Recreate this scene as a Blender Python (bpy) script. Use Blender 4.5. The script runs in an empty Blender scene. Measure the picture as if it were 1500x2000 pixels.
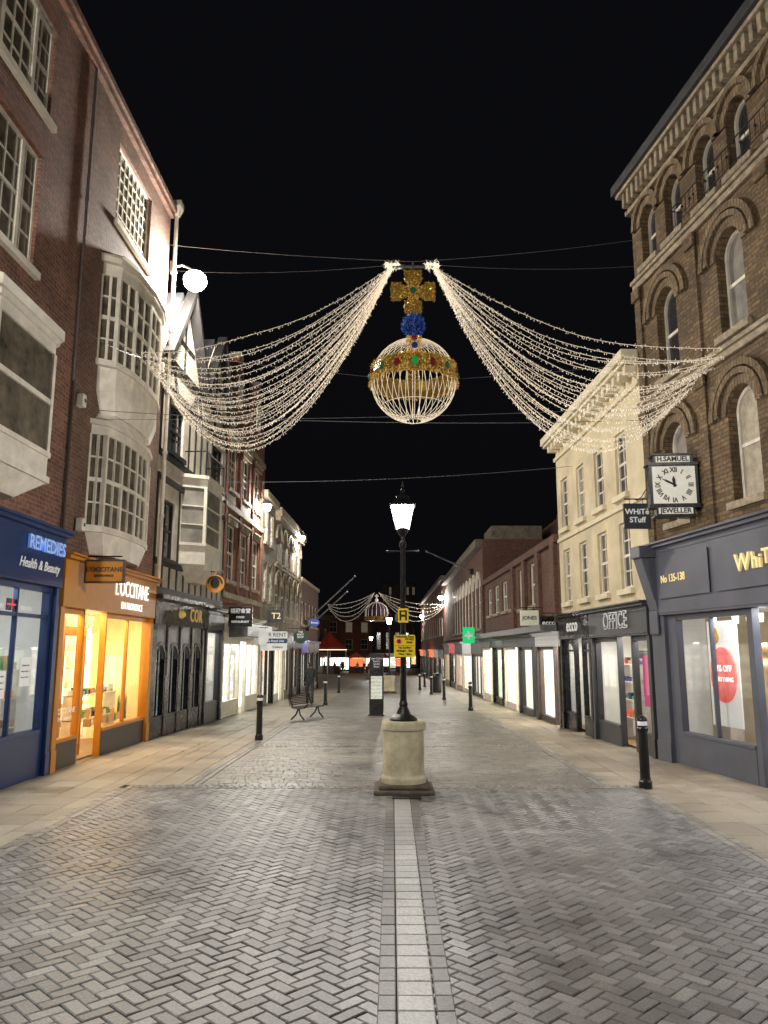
import bpy, math, random
from mathutils import Vector, Matrix
R=random.Random(7)
S=bpy.context.scene
COL=S.collection
PI=math.pi
# ---------------------------------------------------------------- materials
def nt(name):
    m=bpy.data.materials.new(name); m.use_nodes=True
    t=m.node_tree; t.nodes.clear()
    return m,t,t.nodes,t.links
def mat(name,col,rough=.6,metal=0,var=.18,ns=5,bump=.15,emis=None,es=0,spec=.5):
    m,t,N,L=nt(name)
    o=N.new('ShaderNodeOutputMaterial'); p=N.new('ShaderNodeBsdfPrincipled')
    L.new(p.outputs[0],o.inputs[0])
    tc=N.new('ShaderNodeTexCoord'); n=N.new('ShaderNodeTexNoise'); n.inputs['Scale'].default_value=ns; n.inputs['Detail'].default_value=6
    n.inputs['Roughness'].default_value=.65
    L.new(tc.outputs['Object'],n.inputs['Vector'])
    mr=N.new('ShaderNodeMapRange'); mr.inputs[1].default_value=.3; mr.inputs[2].default_value=.7
    mr.inputs[3].default_value=1-var*1.4; mr.inputs[4].default_value=1+var*.6
    L.new(n.outputs[0],mr.inputs[0])
    mx=N.new('ShaderNodeVectorMath'); mx.operation='MULTIPLY'; mx.inputs[0].default_value=col[:3]
    L.new(mr.outputs[0],mx.inputs[1]); L.new(mx.outputs[0],p.inputs['Base Color'])
    mr2=N.new('ShaderNodeMapRange'); mr2.inputs[3].default_value=max(.03,rough-.12); mr2.inputs[4].default_value=min(1,rough+.12)
    L.new(n.outputs[0],mr2.inputs[0]); L.new(mr2.outputs[0],p.inputs['Roughness'])
    p.inputs['Metallic'].default_value=metal
    p.inputs['Specular IOR Level'].default_value=spec
    if bump:
        b=N.new('ShaderNodeBump'); b.inputs['Strength'].default_value=bump; b.inputs['Distance'].default_value=.01
        n2=N.new('ShaderNodeTexNoise'); n2.inputs['Scale'].default_value=ns*9; n2.inputs['Detail'].default_value=4
        L.new(tc.outputs['Object'],n2.inputs['Vector'])
        L.new(n2.outputs[0],b.inputs['Height']); L.new(b.outputs[0],p.inputs['Normal'])
    if emis:
        p.inputs['Emission Color'].default_value=(*emis[:3],1); p.inputs['Emission Strength'].default_value=es
    return m
def brick(name,c1,c2,mort,bw=.225,rh=.075,ms=.010,rough=.85,stain=.5,bump=.6):
    m,t,N,L=nt(name)
    o=N.new('ShaderNodeOutputMaterial'); p=N.new('ShaderNodeBsdfPrincipled'); L.new(p.outputs[0],o.inputs[0])
    tc=N.new('ShaderNodeTexCoord'); sx=N.new('ShaderNodeSeparateXYZ'); L.new(tc.outputs['Object'],sx.inputs[0])
    ad=N.new('ShaderNodeMath'); L.new(sx.outputs[0],ad.inputs[0]); L.new(sx.outputs[1],ad.inputs[1])
    cb=N.new('ShaderNodeCombineXYZ'); L.new(ad.outputs[0],cb.inputs[0]); L.new(sx.outputs[2],cb.inputs[1])
    bt=N.new('ShaderNodeTexBrick'); L.new(cb.outputs[0],bt.inputs['Vector'])
    bt.inputs['Scale'].default_value=1; bt.inputs['Brick Width'].default_value=bw; bt.inputs['Row Height'].default_value=rh
    bt.inputs['Mortar Size'].default_value=ms; bt.inputs['Mortar Smooth'].default_value=.2
    bt.inputs['Color1'].default_value=(*c1,1); bt.inputs['Color2'].default_value=(*c2,1); bt.inputs['Mortar'].default_value=(*mort,1)
    n=N.new('ShaderNodeTexNoise'); n.inputs['Scale'].default_value=.9; n.inputs['Detail'].default_value=8; n.inputs['Roughness'].default_value=.7
    L.new(tc.outputs['Object'],n.inputs['Vector'])
    mr=N.new('ShaderNodeMapRange'); mr.inputs[1].default_value=.3; mr.inputs[2].default_value=.7; mr.inputs[3].default_value=1-stain; mr.inputs[4].default_value=1.2
    L.new(n.outputs[0],mr.inputs[0])
    n3=N.new('ShaderNodeTexNoise'); n3.inputs['Scale'].default_value=14; n3.inputs['Detail'].default_value=5
    L.new(tc.outputs['Object'],n3.inputs['Vector'])
    mr3=N.new('ShaderNodeMapRange'); mr3.inputs[1].default_value=.3; mr3.inputs[2].default_value=.7; mr3.inputs[3].default_value=.65; mr3.inputs[4].default_value=1.3
    L.new(n3.outputs[0],mr3.inputs[0])
    mm=N.new('ShaderNodeMath'); mm.operation='MULTIPLY'; L.new(mr.outputs[0],mm.inputs[0]); L.new(mr3.outputs[0],mm.inputs[1])
    v=N.new('ShaderNodeVectorMath'); v.operation='MULTIPLY'; L.new(bt.outputs['Color'],v.inputs[0]); L.new(mm.outputs[0],v.inputs[1])
    L.new(v.outputs[0],p.inputs['Base Color']); p.inputs['Roughness'].default_value=rough
    b=N.new('ShaderNodeBump'); b.inputs['Strength'].default_value=bump; b.inputs['Distance'].default_value=.012; b.invert=True
    a2=N.new('ShaderNodeMath'); L.new(bt.outputs['Fac'],a2.inputs[0])
    m4=N.new('ShaderNodeMath'); m4.operation='MULTIPLY'; m4.inputs[1].default_value=.5; L.new(n3.outputs[0],m4.inputs[0]); L.new(m4.outputs[0],a2.inputs[1])
    L.new(a2.outputs[0],b.inputs['Height']); L.new(b.outputs[0],p.inputs['Normal'])
    return m
def flatbrick(name,c1,c2,mort,bw,rh,ms):
    m=brick(name,c1,c2,mort,bw,rh,ms,rough=.5,stain=.4)
    N=m.node_tree.nodes; L=m.node_tree.links
    sx=[n for n in N if n.type=='SEPXYZ'][0]; cb=[n for n in N if n.type=='COMBXYZ'][0]
    L.new(sx.outputs[0],cb.inputs[0]); L.new(sx.outputs[1],cb.inputs[1])
    return m
def paver(name,c1,c2,rough=.5,stain=.35):
    m,t,N,L=nt(name)
    o=N.new('ShaderNodeOutputMaterial'); p=N.new('ShaderNodeBsdfPrincipled'); L.new(p.outputs[0],o.inputs[0])
    at=N.new('ShaderNodeAttribute'); at.attribute_name='shade'
    mx=N.new('ShaderNodeMix'); mx.data_type='RGBA'; mx.inputs[6].default_value=(*c1,1); mx.inputs[7].default_value=(*c2,1)
    L.new(at.outputs['Fac'],mx.inputs[0])
    tc=N.new('ShaderNodeTexCoord')
    n=N.new('ShaderNodeTexNoise'); n.inputs['Scale'].default_value=.6; n.inputs['Detail'].default_value=9; n.inputs['Roughness'].default_value=.68
    L.new(tc.outputs['Object'],n.inputs['Vector'])
    mr=N.new('ShaderNodeMapRange'); mr.inputs[1].default_value=.34; mr.inputs[2].default_value=.66; mr.inputs[3].default_value=1-stain; mr.inputs[4].default_value=1.2
    L.new(n.outputs[0],mr.inputs[0])
    n2=N.new('ShaderNodeTexNoise'); n2.inputs['Scale'].default_value=60; n2.inputs['Detail'].default_value=4
    L.new(tc.outputs['Object'],n2.inputs['Vector'])
    mr2=N.new('ShaderNodeMapRange'); mr2.inputs[1].default_value=.3; mr2.inputs[2].default_value=.7; mr2.inputs[3].default_value=.72; mr2.inputs[4].default_value=1.25
    L.new(n2.outputs[0],mr2.inputs[0])
    mm=N.new('ShaderNodeMath'); mm.operation='MULTIPLY'; L.new(mr.outputs[0],mm.inputs[0]); L.new(mr2.outputs[0],mm.inputs[1])
    v=N.new('ShaderNodeVectorMath'); v.operation='MULTIPLY'; L.new(mx.outputs[2],v.inputs[0]); L.new(mm.outputs[0],v.inputs[1])
    L.new(v.outputs[0],p.inputs['Base Color'])
    mr3=N.new('ShaderNodeMapRange'); mr3.inputs[1].default_value=.3; mr3.inputs[2].default_value=.7; mr3.inputs[3].default_value=rough-.1; mr3.inputs[4].default_value=rough+.2
    L.new(n.outputs[0],mr3.inputs[0]); L.new(mr3.outputs[0],p.inputs['Roughness'])
    b=N.new('ShaderNodeBump'); b.inputs['Strength'].default_value=.45; b.inputs['Distance'].default_value=.006
    L.new(n2.outputs[0],b.inputs['Height']); L.new(b.outputs[0],p.inputs['Normal'])
    return m
def emit(name,col,s,transp=0):
    m,t,N,L=nt(name)
    o=N.new('ShaderNodeOutputMaterial'); e=N.new('ShaderNodeEmission'); e.inputs[0].default_value=(*col,1); e.inputs[1].default_value=s
    if transp:
        tr=N.new('ShaderNodeBsdfTransparent'); mx=N.new('ShaderNodeMixShader'); mx.inputs[0].default_value=1-transp
        L.new(tr.outputs[0],mx.inputs[1]); L.new(e.outputs[0],mx.inputs[2]); L.new(mx.outputs[0],o.inputs[0])
    else: L.new(e.outputs[0],o.inputs[0])
    return m
def glassmat(name,tint=(.93,.96,.95)):
    m,t,N,L=nt(name)
    o=N.new('ShaderNodeOutputMaterial'); tr=N.new('ShaderNodeBsdfTransparent'); tr.inputs[0].default_value=(*tint,1)
    g=N.new('ShaderNodeBsdfGlossy'); g.inputs['Roughness'].default_value=.03
    f=N.new('ShaderNodeFresnel'); f.inputs[0].default_value=1.5
    mx=N.new('ShaderNodeMixShader'); L.new(f.outputs[0],mx.inputs[0]); L.new(tr.outputs[0],mx.inputs[1]); L.new(g.outputs[0],mx.inputs[2]); L.new(mx.outputs[0],o.inputs[0])
    return m
def display(name,base,s,cw=.35,ch=.45,mixc=.5,sat=.8):
    m,t,N,L=nt(name)
    o=N.new('ShaderNodeOutputMaterial'); p=N.new('ShaderNodeBsdfPrincipled'); L.new(p.outputs[0],o.inputs[0])
    tc=N.new('ShaderNodeTexCoord'); sx=N.new('ShaderNodeSeparateXYZ'); L.new(tc.outputs['Object'],sx.inputs[0])
    ad=N.new('ShaderNodeMath'); L.new(sx.outputs[0],ad.inputs[0]); L.new(sx.outputs[1],ad.inputs[1])
    def div(sock,k,op='DIVIDE'):
        n=N.new('ShaderNodeMath'); n.operation=op; L.new(sock,n.inputs[0])
        if k is not None: n.inputs[1].default_value=k
        return n.outputs[0]
    zx=div(sx.outputs[2],ch); zf=div(zx,None,'FLOOR'); zr=div(zx,None,'FRACT')
    fine=div(ad.outputs[0],cw/3)
    off=N.new('ShaderNodeMath'); L.new(fine,off.inputs[0]); L.new(div(zf,.37,'MULTIPLY'),off.inputs[1])
    xf=div(off.outputs[0],None,'FLOOR')
    cb=N.new('ShaderNodeCombineXYZ'); L.new(xf,cb.inputs[0]); L.new(zf,cb.inputs[1])
    wn=N.new('ShaderNodeTexWhiteNoise'); L.new(cb.outputs[0],wn.inputs[0])
    hs=N.new('ShaderNodeHueSaturation'); hs.inputs['Saturation'].default_value=sat; hs.inputs['Value'].default_value=.8; L.new(wn.outputs['Color'],hs.inputs['Color'])
    mh=N.new('ShaderNodeMapRange'); mh.inputs[3].default_value=.25; mh.inputs[4].default_value=.85; L.new(wn.outputs['Value'],mh.inputs[0])
    lt=N.new('ShaderNodeMath'); lt.operation='LESS_THAN'; L.new(zr,lt.inputs[0]); L.new(mh.outputs[0],lt.inputs[1])
    mk=div(lt.outputs[0],mixc,'MULTIPLY')
    mx=N.new('ShaderNodeMix'); mx.data_type='RGBA'; L.new(mk,mx.inputs[0]); mx.inputs[6].default_value=(*base,1)
    dk=N.new('ShaderNodeVectorMath'); dk.operation='MULTIPLY'; L.new(hs.outputs[0],dk.inputs[0]); dk.inputs[1].default_value=base
    L.new(dk.outputs[0],mx.inputs[7])
    sl=N.new('ShaderNodeMath'); sl.operation='GREATER_THAN'; L.new(zr,sl.inputs[0]); sl.inputs[1].default_value=.06
    n=N.new('ShaderNodeTexNoise'); n.inputs['Scale'].default_value=1.3; L.new(tc.outputs['Object'],n.inputs['Vector'])
    mr=N.new('ShaderNodeMapRange'); mr.inputs[1].default_value=.3; mr.inputs[2].default_value=.7; mr.inputs[3].default_value=.3; mr.inputs[4].default_value=1.3
    L.new(n.outputs[0],mr.inputs[0])
    st=N.new('ShaderNodeMath'); st.operation='MULTIPLY'; L.new(mr.outputs[0],st.inputs[0])
    s2=N.new('ShaderNodeMapRange'); s2.inputs[3].default_value=.4*s; s2.inputs[4].default_value=s; L.new(sl.outputs[0],s2.inputs[0]); L.new(s2.outputs[0],st.inputs[1])
    L.new(mx.outputs[2],p.inputs['Base Color']); L.new(mx.outputs[2],p.inputs['Emission Color']); L.new(st.outputs[0],p.inputs['Emission Strength'])
    p.inputs['Roughness'].default_value=.7
    return m

M={}
M['brickA']=brick('brick_dark_red',(.27,.105,.062),(.155,.062,.04),(.23,.18,.145))
M['brickB']=brick('brick_worn_brown',(.215,.105,.066),(.13,.062,.043),(.19,.155,.125))
M['stock']=brick('brick_yellow_stock',(.235,.15,.073),(.125,.078,.038),(.085,.065,.045))
M['voussoir']=brick('brick_arch_buff',(.28,.20,.115),(.19,.125,.068),(.10,.075,.05),bw=.08,rh=.3)
M['brickC']=brick('brick_plain_red',(.17,.07,.045),(.12,.05,.033),(.10,.08,.07),stain=.3)
M['brickD']=brick('brick_orange_red',(.28,.09,.045),(.18,.062,.033),(.15,.105,.09))
M['stonebrick']=brick('stone_ashlar',(.36,.30,.225),(.27,.225,.17),(.16,.13,.10),bw=.6,rh=.3,ms=.008)
M['cream']=mat('cream_render',(.70,.60,.40),.7,var=.22,ns=1.3)
M['creamtrim']=mat('cream_trim',(.74,.66,.48),.6,var=.15,ns=3)
M['white']=mat('white_painted_wood',(.78,.72,.62),.45,var=.18,ns=4)
M['whitewall']=mat('white_plaster',(.60,.54,.45),.75,var=.25,ns=2)
M['timber']=mat('black_timber',(.018,.016,.015),.5,var=.3)
M['stone']=mat('weathered_stone',(.37,.30,.21),.8,var=.45,ns=6,bump=.5)
M['stonedk']=mat('sooty_stone',(.20,.17,.13),.85,var=.4,ns=4,bump=.5)
M['blue']=mat('navy_blue_paint',(.014,.04,.14),.35,var=.15)
M['yellow']=mat('yellow_paint',(.56,.22,.012),.4,var=.12)
M['brownp']=mat('dark_brown_stone',(.07,.05,.045),.5,var=.3)
M['grey']=mat('slate_grey_paint',(.095,.10,.128),.42,var=.15,ns=2)
M['greydk']=mat('dark_grey_paint',(.05,.053,.062),.4,var=.2)
M['greylt']=mat('pale_grey_frontage',(.24,.24,.25),.35,var=.25)
M['black']=mat('black_gloss_paint',(.012,.012,.014),.28,var=.3,bump=.08)
M['iron']=mat('black_cast_iron',(.014,.014,.016),.33,metal=.3,var=.3,bump=.3)
M['slate']=mat('roof_slate',(.05,.05,.055),.6,var=.3)
M['lead']=mat('lead_grey',(.14,.14,.15),.5,var=.3)
M['pane']=mat('night_window_pane',(.03,.032,.036),.06,var=.2,bump=.03,spec=.8)
M['panewarm']=mat('curtained_window_pane',(.15,.125,.09),.12,var=.5,ns=3,bump=.03)
M['paneb']=mat('blind_behind_glass',(.29,.27,.24),.2,var=.35,ns=2,bump=.03)
M['panelit']=mat('lit_window_pane',(.42,.37,.29),.2,var=.35,emis=(1,.85,.6),es=.08,bump=.03)
M['glass']=glassmat('shop_glass')
M['gold']=mat('gold_lettering',(.75,.5,.16),.35,metal=.3,var=.1,bump=0,emis=(.9,.6,.2),es=.22)
M['goldlit']=mat('lit_gold_lettering',(.8,.65,.3),.35,metal=.2,var=.1,bump=0,emis=(1,.8,.35),es=.45)
M['whitelet']=mat('white_lettering',(.8,.8,.8),.5,var=.05,bump=0,emis=(1,1,1),es=.12)
M['postlet']=mat('white_poster_lettering',(.8,.8,.8),.5,var=.05,bump=0,emis=(1,1,1),es=.8)
M['litlet']=emit('lit_white_lettering',(1,.97,.9),1.6)
M['bluelet']=mat('pale_blue_lettering',(.45,.6,.8),.4,var=.05,bump=0,emis=(.12,.3,.9),es=.35)
M['blklet']=mat('black_lettering',(.01,.01,.01),.5,var=.1,bump=0)
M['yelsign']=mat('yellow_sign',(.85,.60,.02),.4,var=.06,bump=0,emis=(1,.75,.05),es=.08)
M['wsign']=mat('white_sign_board',(.66,.66,.66),.4,var=.08,bump=0,emis=(1,1,1),es=.12)
M['csign']=mat('cream_sign_board',(.62,.62,.48),.4,var=.08,bump=0,emis=(1,1,.8),es=.12)
M['lens']=emit('lamp_lens_glow',(1,.97,.9),30,.4)
M['floodlens']=emit('flood_lens_glow',(1,.97,.9),70,.4)
M['conc']=mat('painted_concrete_drum',(.66,.59,.41),.8,var=.34,ns=3.0,bump=.35)
M['plinth']=mat('brown_stone_plinth',(.13,.10,.075),.7,var=.4,ns=8,bump=.5)
M['steel']=mat('galvanised_steel',(.35,.36,.38),.3,metal=.9,var=.2)
M['interior']=mat('interior_wall',(.7,.68,.62),.6,var=.08,emis=(1,.97,.9),es=.14)
M['interiorl']=mat('interior_wall_glow',(.8,.77,.7),.6,var=.08,emis=(1,.95,.82),es=.95)  # wall glows by itself, shop lighting put into the material
M['interiorw']=mat('interior_wall_warm',(.85,.62,.3),.6,var=.1,emis=(1,.66,.22),es=.35)
M['woodfl']=mat('wood_floor',(.3,.19,.1),.45,var=.3)
M['clockface']=mat('clock_face_white',(.74,.71,.62),.5,var=.12,bump=0,emis=(1,.97,.88),es=.22)
M['herring']=paver('paving_brick_grey',(.115,.108,.103),(.275,.265,.258),.36,.42)
M['stripedge']=paver('strip_edging_brick',(.10,.095,.09),(.20,.19,.185),.4,.35)
M['sett']=paver('sett_stone',(.15,.134,.118),(.31,.285,.25),.38,.4)
M['flag']=paver('flagstone_buff',(.235,.19,.138),(.37,.315,.24),.52,.45)
M['strip']=paver('pale_strip_slab',(.30,.295,.29),(.42,.412,.405),.4,.3)
M['farset']=flatbrick('far_setts',(.30,.275,.24),(.20,.18,.155),(.07,.065,.06),.2,.1,.008)
M['farflag']=flatbrick('far_flags',(.35,.30,.23),(.26,.22,.17),(.10,.09,.08),.6,.45,.01)
M['soil']=mat('joint_sand_ground',(.028,.026,.024),.9,var=.4,ns=9)
M['bulb']=mat('warm_fairy_bulb',(.8,.72,.6),.5,var=0,bump=0,emis=(1,.87,.68),es=.68)
M['wirec']=mat('pale_wire',(.75,.67,.55),.5,var=0,bump=0,emis=(1,.85,.66),es=.26)
M['orbwire']=mat('orb_tube_white',(.75,.66,.52),.4,var=0,bump=0,emis=(1,.84,.62),es=.4)
M['tinsel']=mat('gold_tinsel',(.80,.52,.12),.3,metal=.5,var=.5,ns=30,bump=0,emis=(1,.62,.14),es=.28)
M['tinsel2']=mat('gold_tinsel_dark',(.30,.18,.03),.3,metal=.6,var=.5,ns=30,bump=0,emis=(.8,.45,.05),es=.05)
M['blutin']=mat('blue_tinsel',(.04,.10,.38),.3,metal=.5,var=.5,ns=30,bump=0,emis=(.08,.25,1),es=.2)
M['blutin2']=mat('blue_tinsel_dark',(.005,.012,.06),.4,metal=.4,bump=0,emis=(.02,.06,.5),es=.02)
M['jewelg']=mat('green_jewel',(.01,.20,.06),.15,var=.1,bump=0,emis=(.02,.7,.15),es=.2)
M['jewelgd']=mat('dark_green_jewel',(.01,.09,.05),.15,var=.1,bump=0,emis=(.02,.4,.15),es=.05)
M['jewelr']=mat('red_jewel',(.16,.012,.02),.15,var=.1,bump=0,emis=(.7,.03,.04),es=.04)
M['jewelb']=mat('blue_jewel',(.01,.02,.15),.15,var=.1,bump=0,emis=(.02,.05,.8),es=.08)
M['cable']=mat('steel_cable',(.13,.13,.14),.5,var=.1,bump=0)
M['d_warm']=display('goods_warm_lit',(1,.78,.40),1.5,.3,.4,.7,.6)
M['d_white']=display('goods_white_lit',(1,.97,.88),1.5,.4,.5,.75,.8)
M['d_bright']=display('goods_bright_lit',(1,.97,.88),3.2,.6,.7,.5,.6)
M['d_dim']=display('goods_dim_lit',(.75,.8,.85),.20,.35,.42,.8,.6)
M['d_cool']=display('goods_cool_lit',(.88,.95,1),.6,.4,.5,.75,.8)
M['d_store']=display('goods_store_lit',(.95,.95,.9),.6,.3,.42,.95,1.0)
M['d_green']=display('goods_green_lit',(.65,1,.5),1.3,.5,.6,.5,.6)
M['d_pink']=display('goods_pink_lit',(1,.6,.5),1.5,.5,.5,.6,1.1)
M['d_amber']=display('goods_amber_lit',(1,.7,.35),1.3,.4,.5,.7,.8)
M['poster']=mat('poster_paper',(.75,.74,.72),.5,var=.05,bump=0,emis=(1,1,1),es=.2)
M['coral']=mat('coral_red_print',(.75,.12,.11),.5,var=.05,bump=0,emis=(1,.14,.12),es=.3)
M['magenta']=emit('magenta_poster_lit',(1,.10,.32),.6)
M['greenl']=emit('green_cross_lit',(.02,.6,.18),1.1)
M['red']=mat('red_canvas',(.30,.03,.02),.6,var=.3,emis=(1,.1,.04),es=.03)
M['orange']=mat('orange_sign',(.65,.27,.03),.4,var=.1,bump=0,emis=(1,.4,.05),es=.04)
M['coat']=mat('dark_coat_cloth',(.03,.035,.05),.85,var=.3)
M['trous']=mat('dark_trousers',(.035,.037,.045),.85,var=.3)
M['skin']=mat('skin',(.5,.3,.22),.6,var=.1)
M['hair']=mat('dark_hair',(.02,.015,.01),.6,var=.2)
M['coatr']=mat('red_jacket',(.4,.03,.03),.8,var=.3)
M['coatb']=mat('pale_jacket',(.4,.38,.36),.8,var=.3)
M['redl']=emit('red_lit_panel',(1,.12,.04),2.2)
M['amberl']=emit('amber_lit_panel',(1,.86,.56),3.0)
M['whitel']=emit('white_lit_panel',(1,.96,.9),3.5)
M['blueround']=mat('blue_round_sign',(.02,.06,.30),.3,var=.05,bump=0,emis=(.05,.15,.9),es=.12)
M['greenp']=mat('dark_green_paint',(.02,.07,.05),.4,var=.2)
M['leaf']=mat('box_plant_leaf',(.05,.13,.03),.6,var=.4)
M['mapm']=display('map_panel',(.75,.8,.72),.3,.12,.12,.4,.5)

# ---------------------------------------------------------------- mesh builder
class MB:
    def __init__(s): s.v=[]; s.f=[]; s.m=[]
    def quad(s,a,b,c,d,m=0):
        i=len(s.v); s.v+= [a,b,c,d]; s.f.append((i,i+1,i+2,i+3)); s.m.append(m)
    def box(s,x0,x1,y0,y1,z0,z1,m=0):
        if x0>x1:x0,x1=x1,x0
        if y0>y1:y0,y1=y1,y0
        if z0>z1:z0,z1=z1,z0
        i=len(s.v)
        s.v+=[(x0,y0,z0),(x1,y0,z0),(x1,y1,z0),(x0,y1,z0),(x0,y0,z1),(x1,y0,z1),(x1,y1,z1),(x0,y1,z1)]
        for f in ((0,3,2,1),(4,5,6,7),(0,1,5,4),(1,2,6,5),(2,3,7,6),(3,0,4,7)):
            s.f.append(tuple(i+k for k in f)); s.m.append(m)
    def loft(s,p0,z0,p1,z1,m=0,cap=True):
        n=len(p0); i=len(s.v)
        s.v+=[(x,y,z0) for x,y in p0]+[(x,y,z1) for x,y in p1]
        for k in range(n):
            j=(k+1)%n; s.f.append((i+k,i+j,i+n+j,i+n+k)); s.m.append(m)
        if cap:
            s.f.append(tuple(i+k for k in reversed(range(n)))); s.m.append(m)
            s.f.append(tuple(i+n+k for k in range(n))); s.m.append(m)
    def prism(s,p,z0,z1,m=0): s.loft(p,z0,p,z1,m)
    def slab(s,p,y0,y1,m=0):
        n=len(p); i=len(s.v)
        s.v+=[(x,y0,z) for x,z in p]+[(x,y1,z) for x,z in p]
        for k in range(n):
            j=(k+1)%n; s.f.append((i+k,i+j,i+n+j,i+n+k)); s.m.append(m)
        s.f.append(tuple(i+k for k in range(n))); s.m.append(m)
        s.f.append(tuple(i+n+k for k in reversed(range(n)))); s.m.append(m)
    def lathe(s,prof,cx=0,cy=0,n=24,m=0,cz=0):
        i=len(s.v); k=len(prof)
        for r,z in prof:
            for a in range(n):
                t=2*PI*a/n; s.v.append((cx+r*math.cos(t),cy+r*math.sin(t),cz+z))
        for a in range(k-1):
            for b in range(n):
                c=(b+1)%n; s.f.append((i+a*n+b,i+a*n+c,i+(a+1)*n+c,i+(a+1)*n+b)); s.m.append(m)
        s.f.append(tuple(i+b for b in reversed(range(n)))); s.m.append(m)
        s.f.append(tuple(i+(k-1)*n+b for b in range(n))); s.m.append(m)
    def tube(s,pts,r,n=5,m=0,closed=False):
        pts=[Vector(p) for p in pts]; i=len(s.v); k=len(pts)
        for a,p in enumerate(pts):
            if closed: d=pts[(a+1)%k]-pts[a-1]
            else: d=(pts[min(a+1,k-1)]-pts[max(a-1,0)])
            d.normalize()
            up=Vector((0,0,1)) if abs(d.z)<.95 else Vector((1,0,0))
            e=d.cross(up).normalized(); g=d.cross(e)
            rr=r[a] if isinstance(r,(list,tuple)) else r
            for b in range(n):
                t=2*PI*b/n; q=p+e*(rr*math.cos(t))+g*(rr*math.sin(t)); s.v.append(tuple(q))
        for a in range(k if closed else k-1):
            a2=(a+1)%k
            for b in range(n):
                c=(b+1)%n; s.f.append((i+a*n+b,i+a*n+c,i+a2*n+c,i+a2*n+b)); s.m.append(m)
        if not closed:
            s.f.append(tuple(i+b for b in reversed(range(n)))); s.m.append(m)
            s.f.append(tuple(i+(k-1)*n+b for b in range(n))); s.m.append(m)
    def sphere(s,c,r,n=12,m=0,sz=1):
        prof=[(max(.001,r*math.sin(PI*k/n)),-r*sz*math.cos(PI*k/n)) for k in range(n+1)]
        s.lathe(prof,c[0],c[1],n*2,m,c[2])
    def spandrel(s,x0,x1,zs,zt,y0,y1,m=0,n=10):
        xc=(x0+x1)/2; r=(x1-x0)/2
        P=[(xc-r*math.cos(PI*k/n),zs+r*math.sin(PI*k/n)) for k in range(n+1)]
        for k in range(n):
            (xa,za),(xb,zb)=P[k],P[k+1]
            s.quad((xa,y0,za),(xb,y0,zb),(xb,y0,zt),(xa,y0,zt),m)
            s.quad((xa,y0,za),(xa,y1,za),(xb,y1,zb),(xb,y0,zb),m)
    def arch(s,xc,zs,r0,r1,y0,y1,m=0,n=12):
        for k in range(n):
            a=PI*k/n; b=PI*(k+1)/n
            p=[(xc-r*math.cos(t),zs+r*math.sin(t)) for r,t in ((r0,a),(r0,b),(r1,b),(r1,a))]
            s.slab(p,y0,y1,m)
    def mesh(s,name,mats,smooth=False):
        me=bpy.data.meshes.new(name); me.from_pydata(s.v,[],s.f)
        for q in mats: me.materials.append(M[q] if isinstance(q,str) else q)
        me.polygons.foreach_set('material_index',s.m)
        if smooth: me.polygons.foreach_set('use_smooth',[True]*len(s.f))
        me.update(); return me
    def obj(s,name,mats,parent=None,loc=(0,0,0),rot=(0,0,0),smooth=False,bevel=0):
        if isinstance(mats,str): mats=[mats]
        return link(name,s.mesh(name,mats,smooth),parent,loc,rot,bevel)
def link(name,data,parent=None,loc=(0,0,0),rot=(0,0,0),bevel=0):
    o=bpy.data.objects.new(name,data); COL.objects.link(o); o.location=loc; o.rotation_euler=rot
    if parent: o.parent=parent
    if bevel:
        b=o.modifiers.new('bevel','BEVEL'); b.width=bevel; b.segments=2; b.limit_method='ANGLE'
    return o
def thing(name,loc,label,cat,rot=0,group=None):
    o=bpy.data.objects.new(name,None); COL.objects.link(o); o.location=loc; o.rotation_euler=(0,0,rot); o.empty_display_size=.2
    o['label']=label; o['category']=cat
    if group: o['group']=group
    return o
def text(parent,body,size,loc,m,ext=.012,bold=0,align='CENTER',name='lettering',rot=(PI/2,0,0),shear=0,sx=1,sp=1):
    c=bpy.data.curves.new('t','FONT'); c.body=body; c.size=size; c.extrude=ext; c.offset=bold; c.align_x=align; c.align_y='CENTER'; c.shear=shear
    c.space_character=sp; c.resolution_u=3
    t=bpy.data.objects.new('t',c); COL.objects.link(t)
    bpy.context.view_layer.update()
    me=bpy.data.meshes.new_from_object(t.evaluated_get(bpy.context.evaluated_depsgraph_get()))
    bpy.data.objects.remove(t)
    me.materials.clear(); me.materials.append(M[m])
    o=link(name,me,parent,loc,rot); o.scale=(sx,1,1)
    return o
def gz(y):
    if y<=14: return 0
    if y<=42: return -.32*(y-14)/28
    if y<=130: return -.32-1.18*(y-42)/88
    return -1.5

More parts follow.
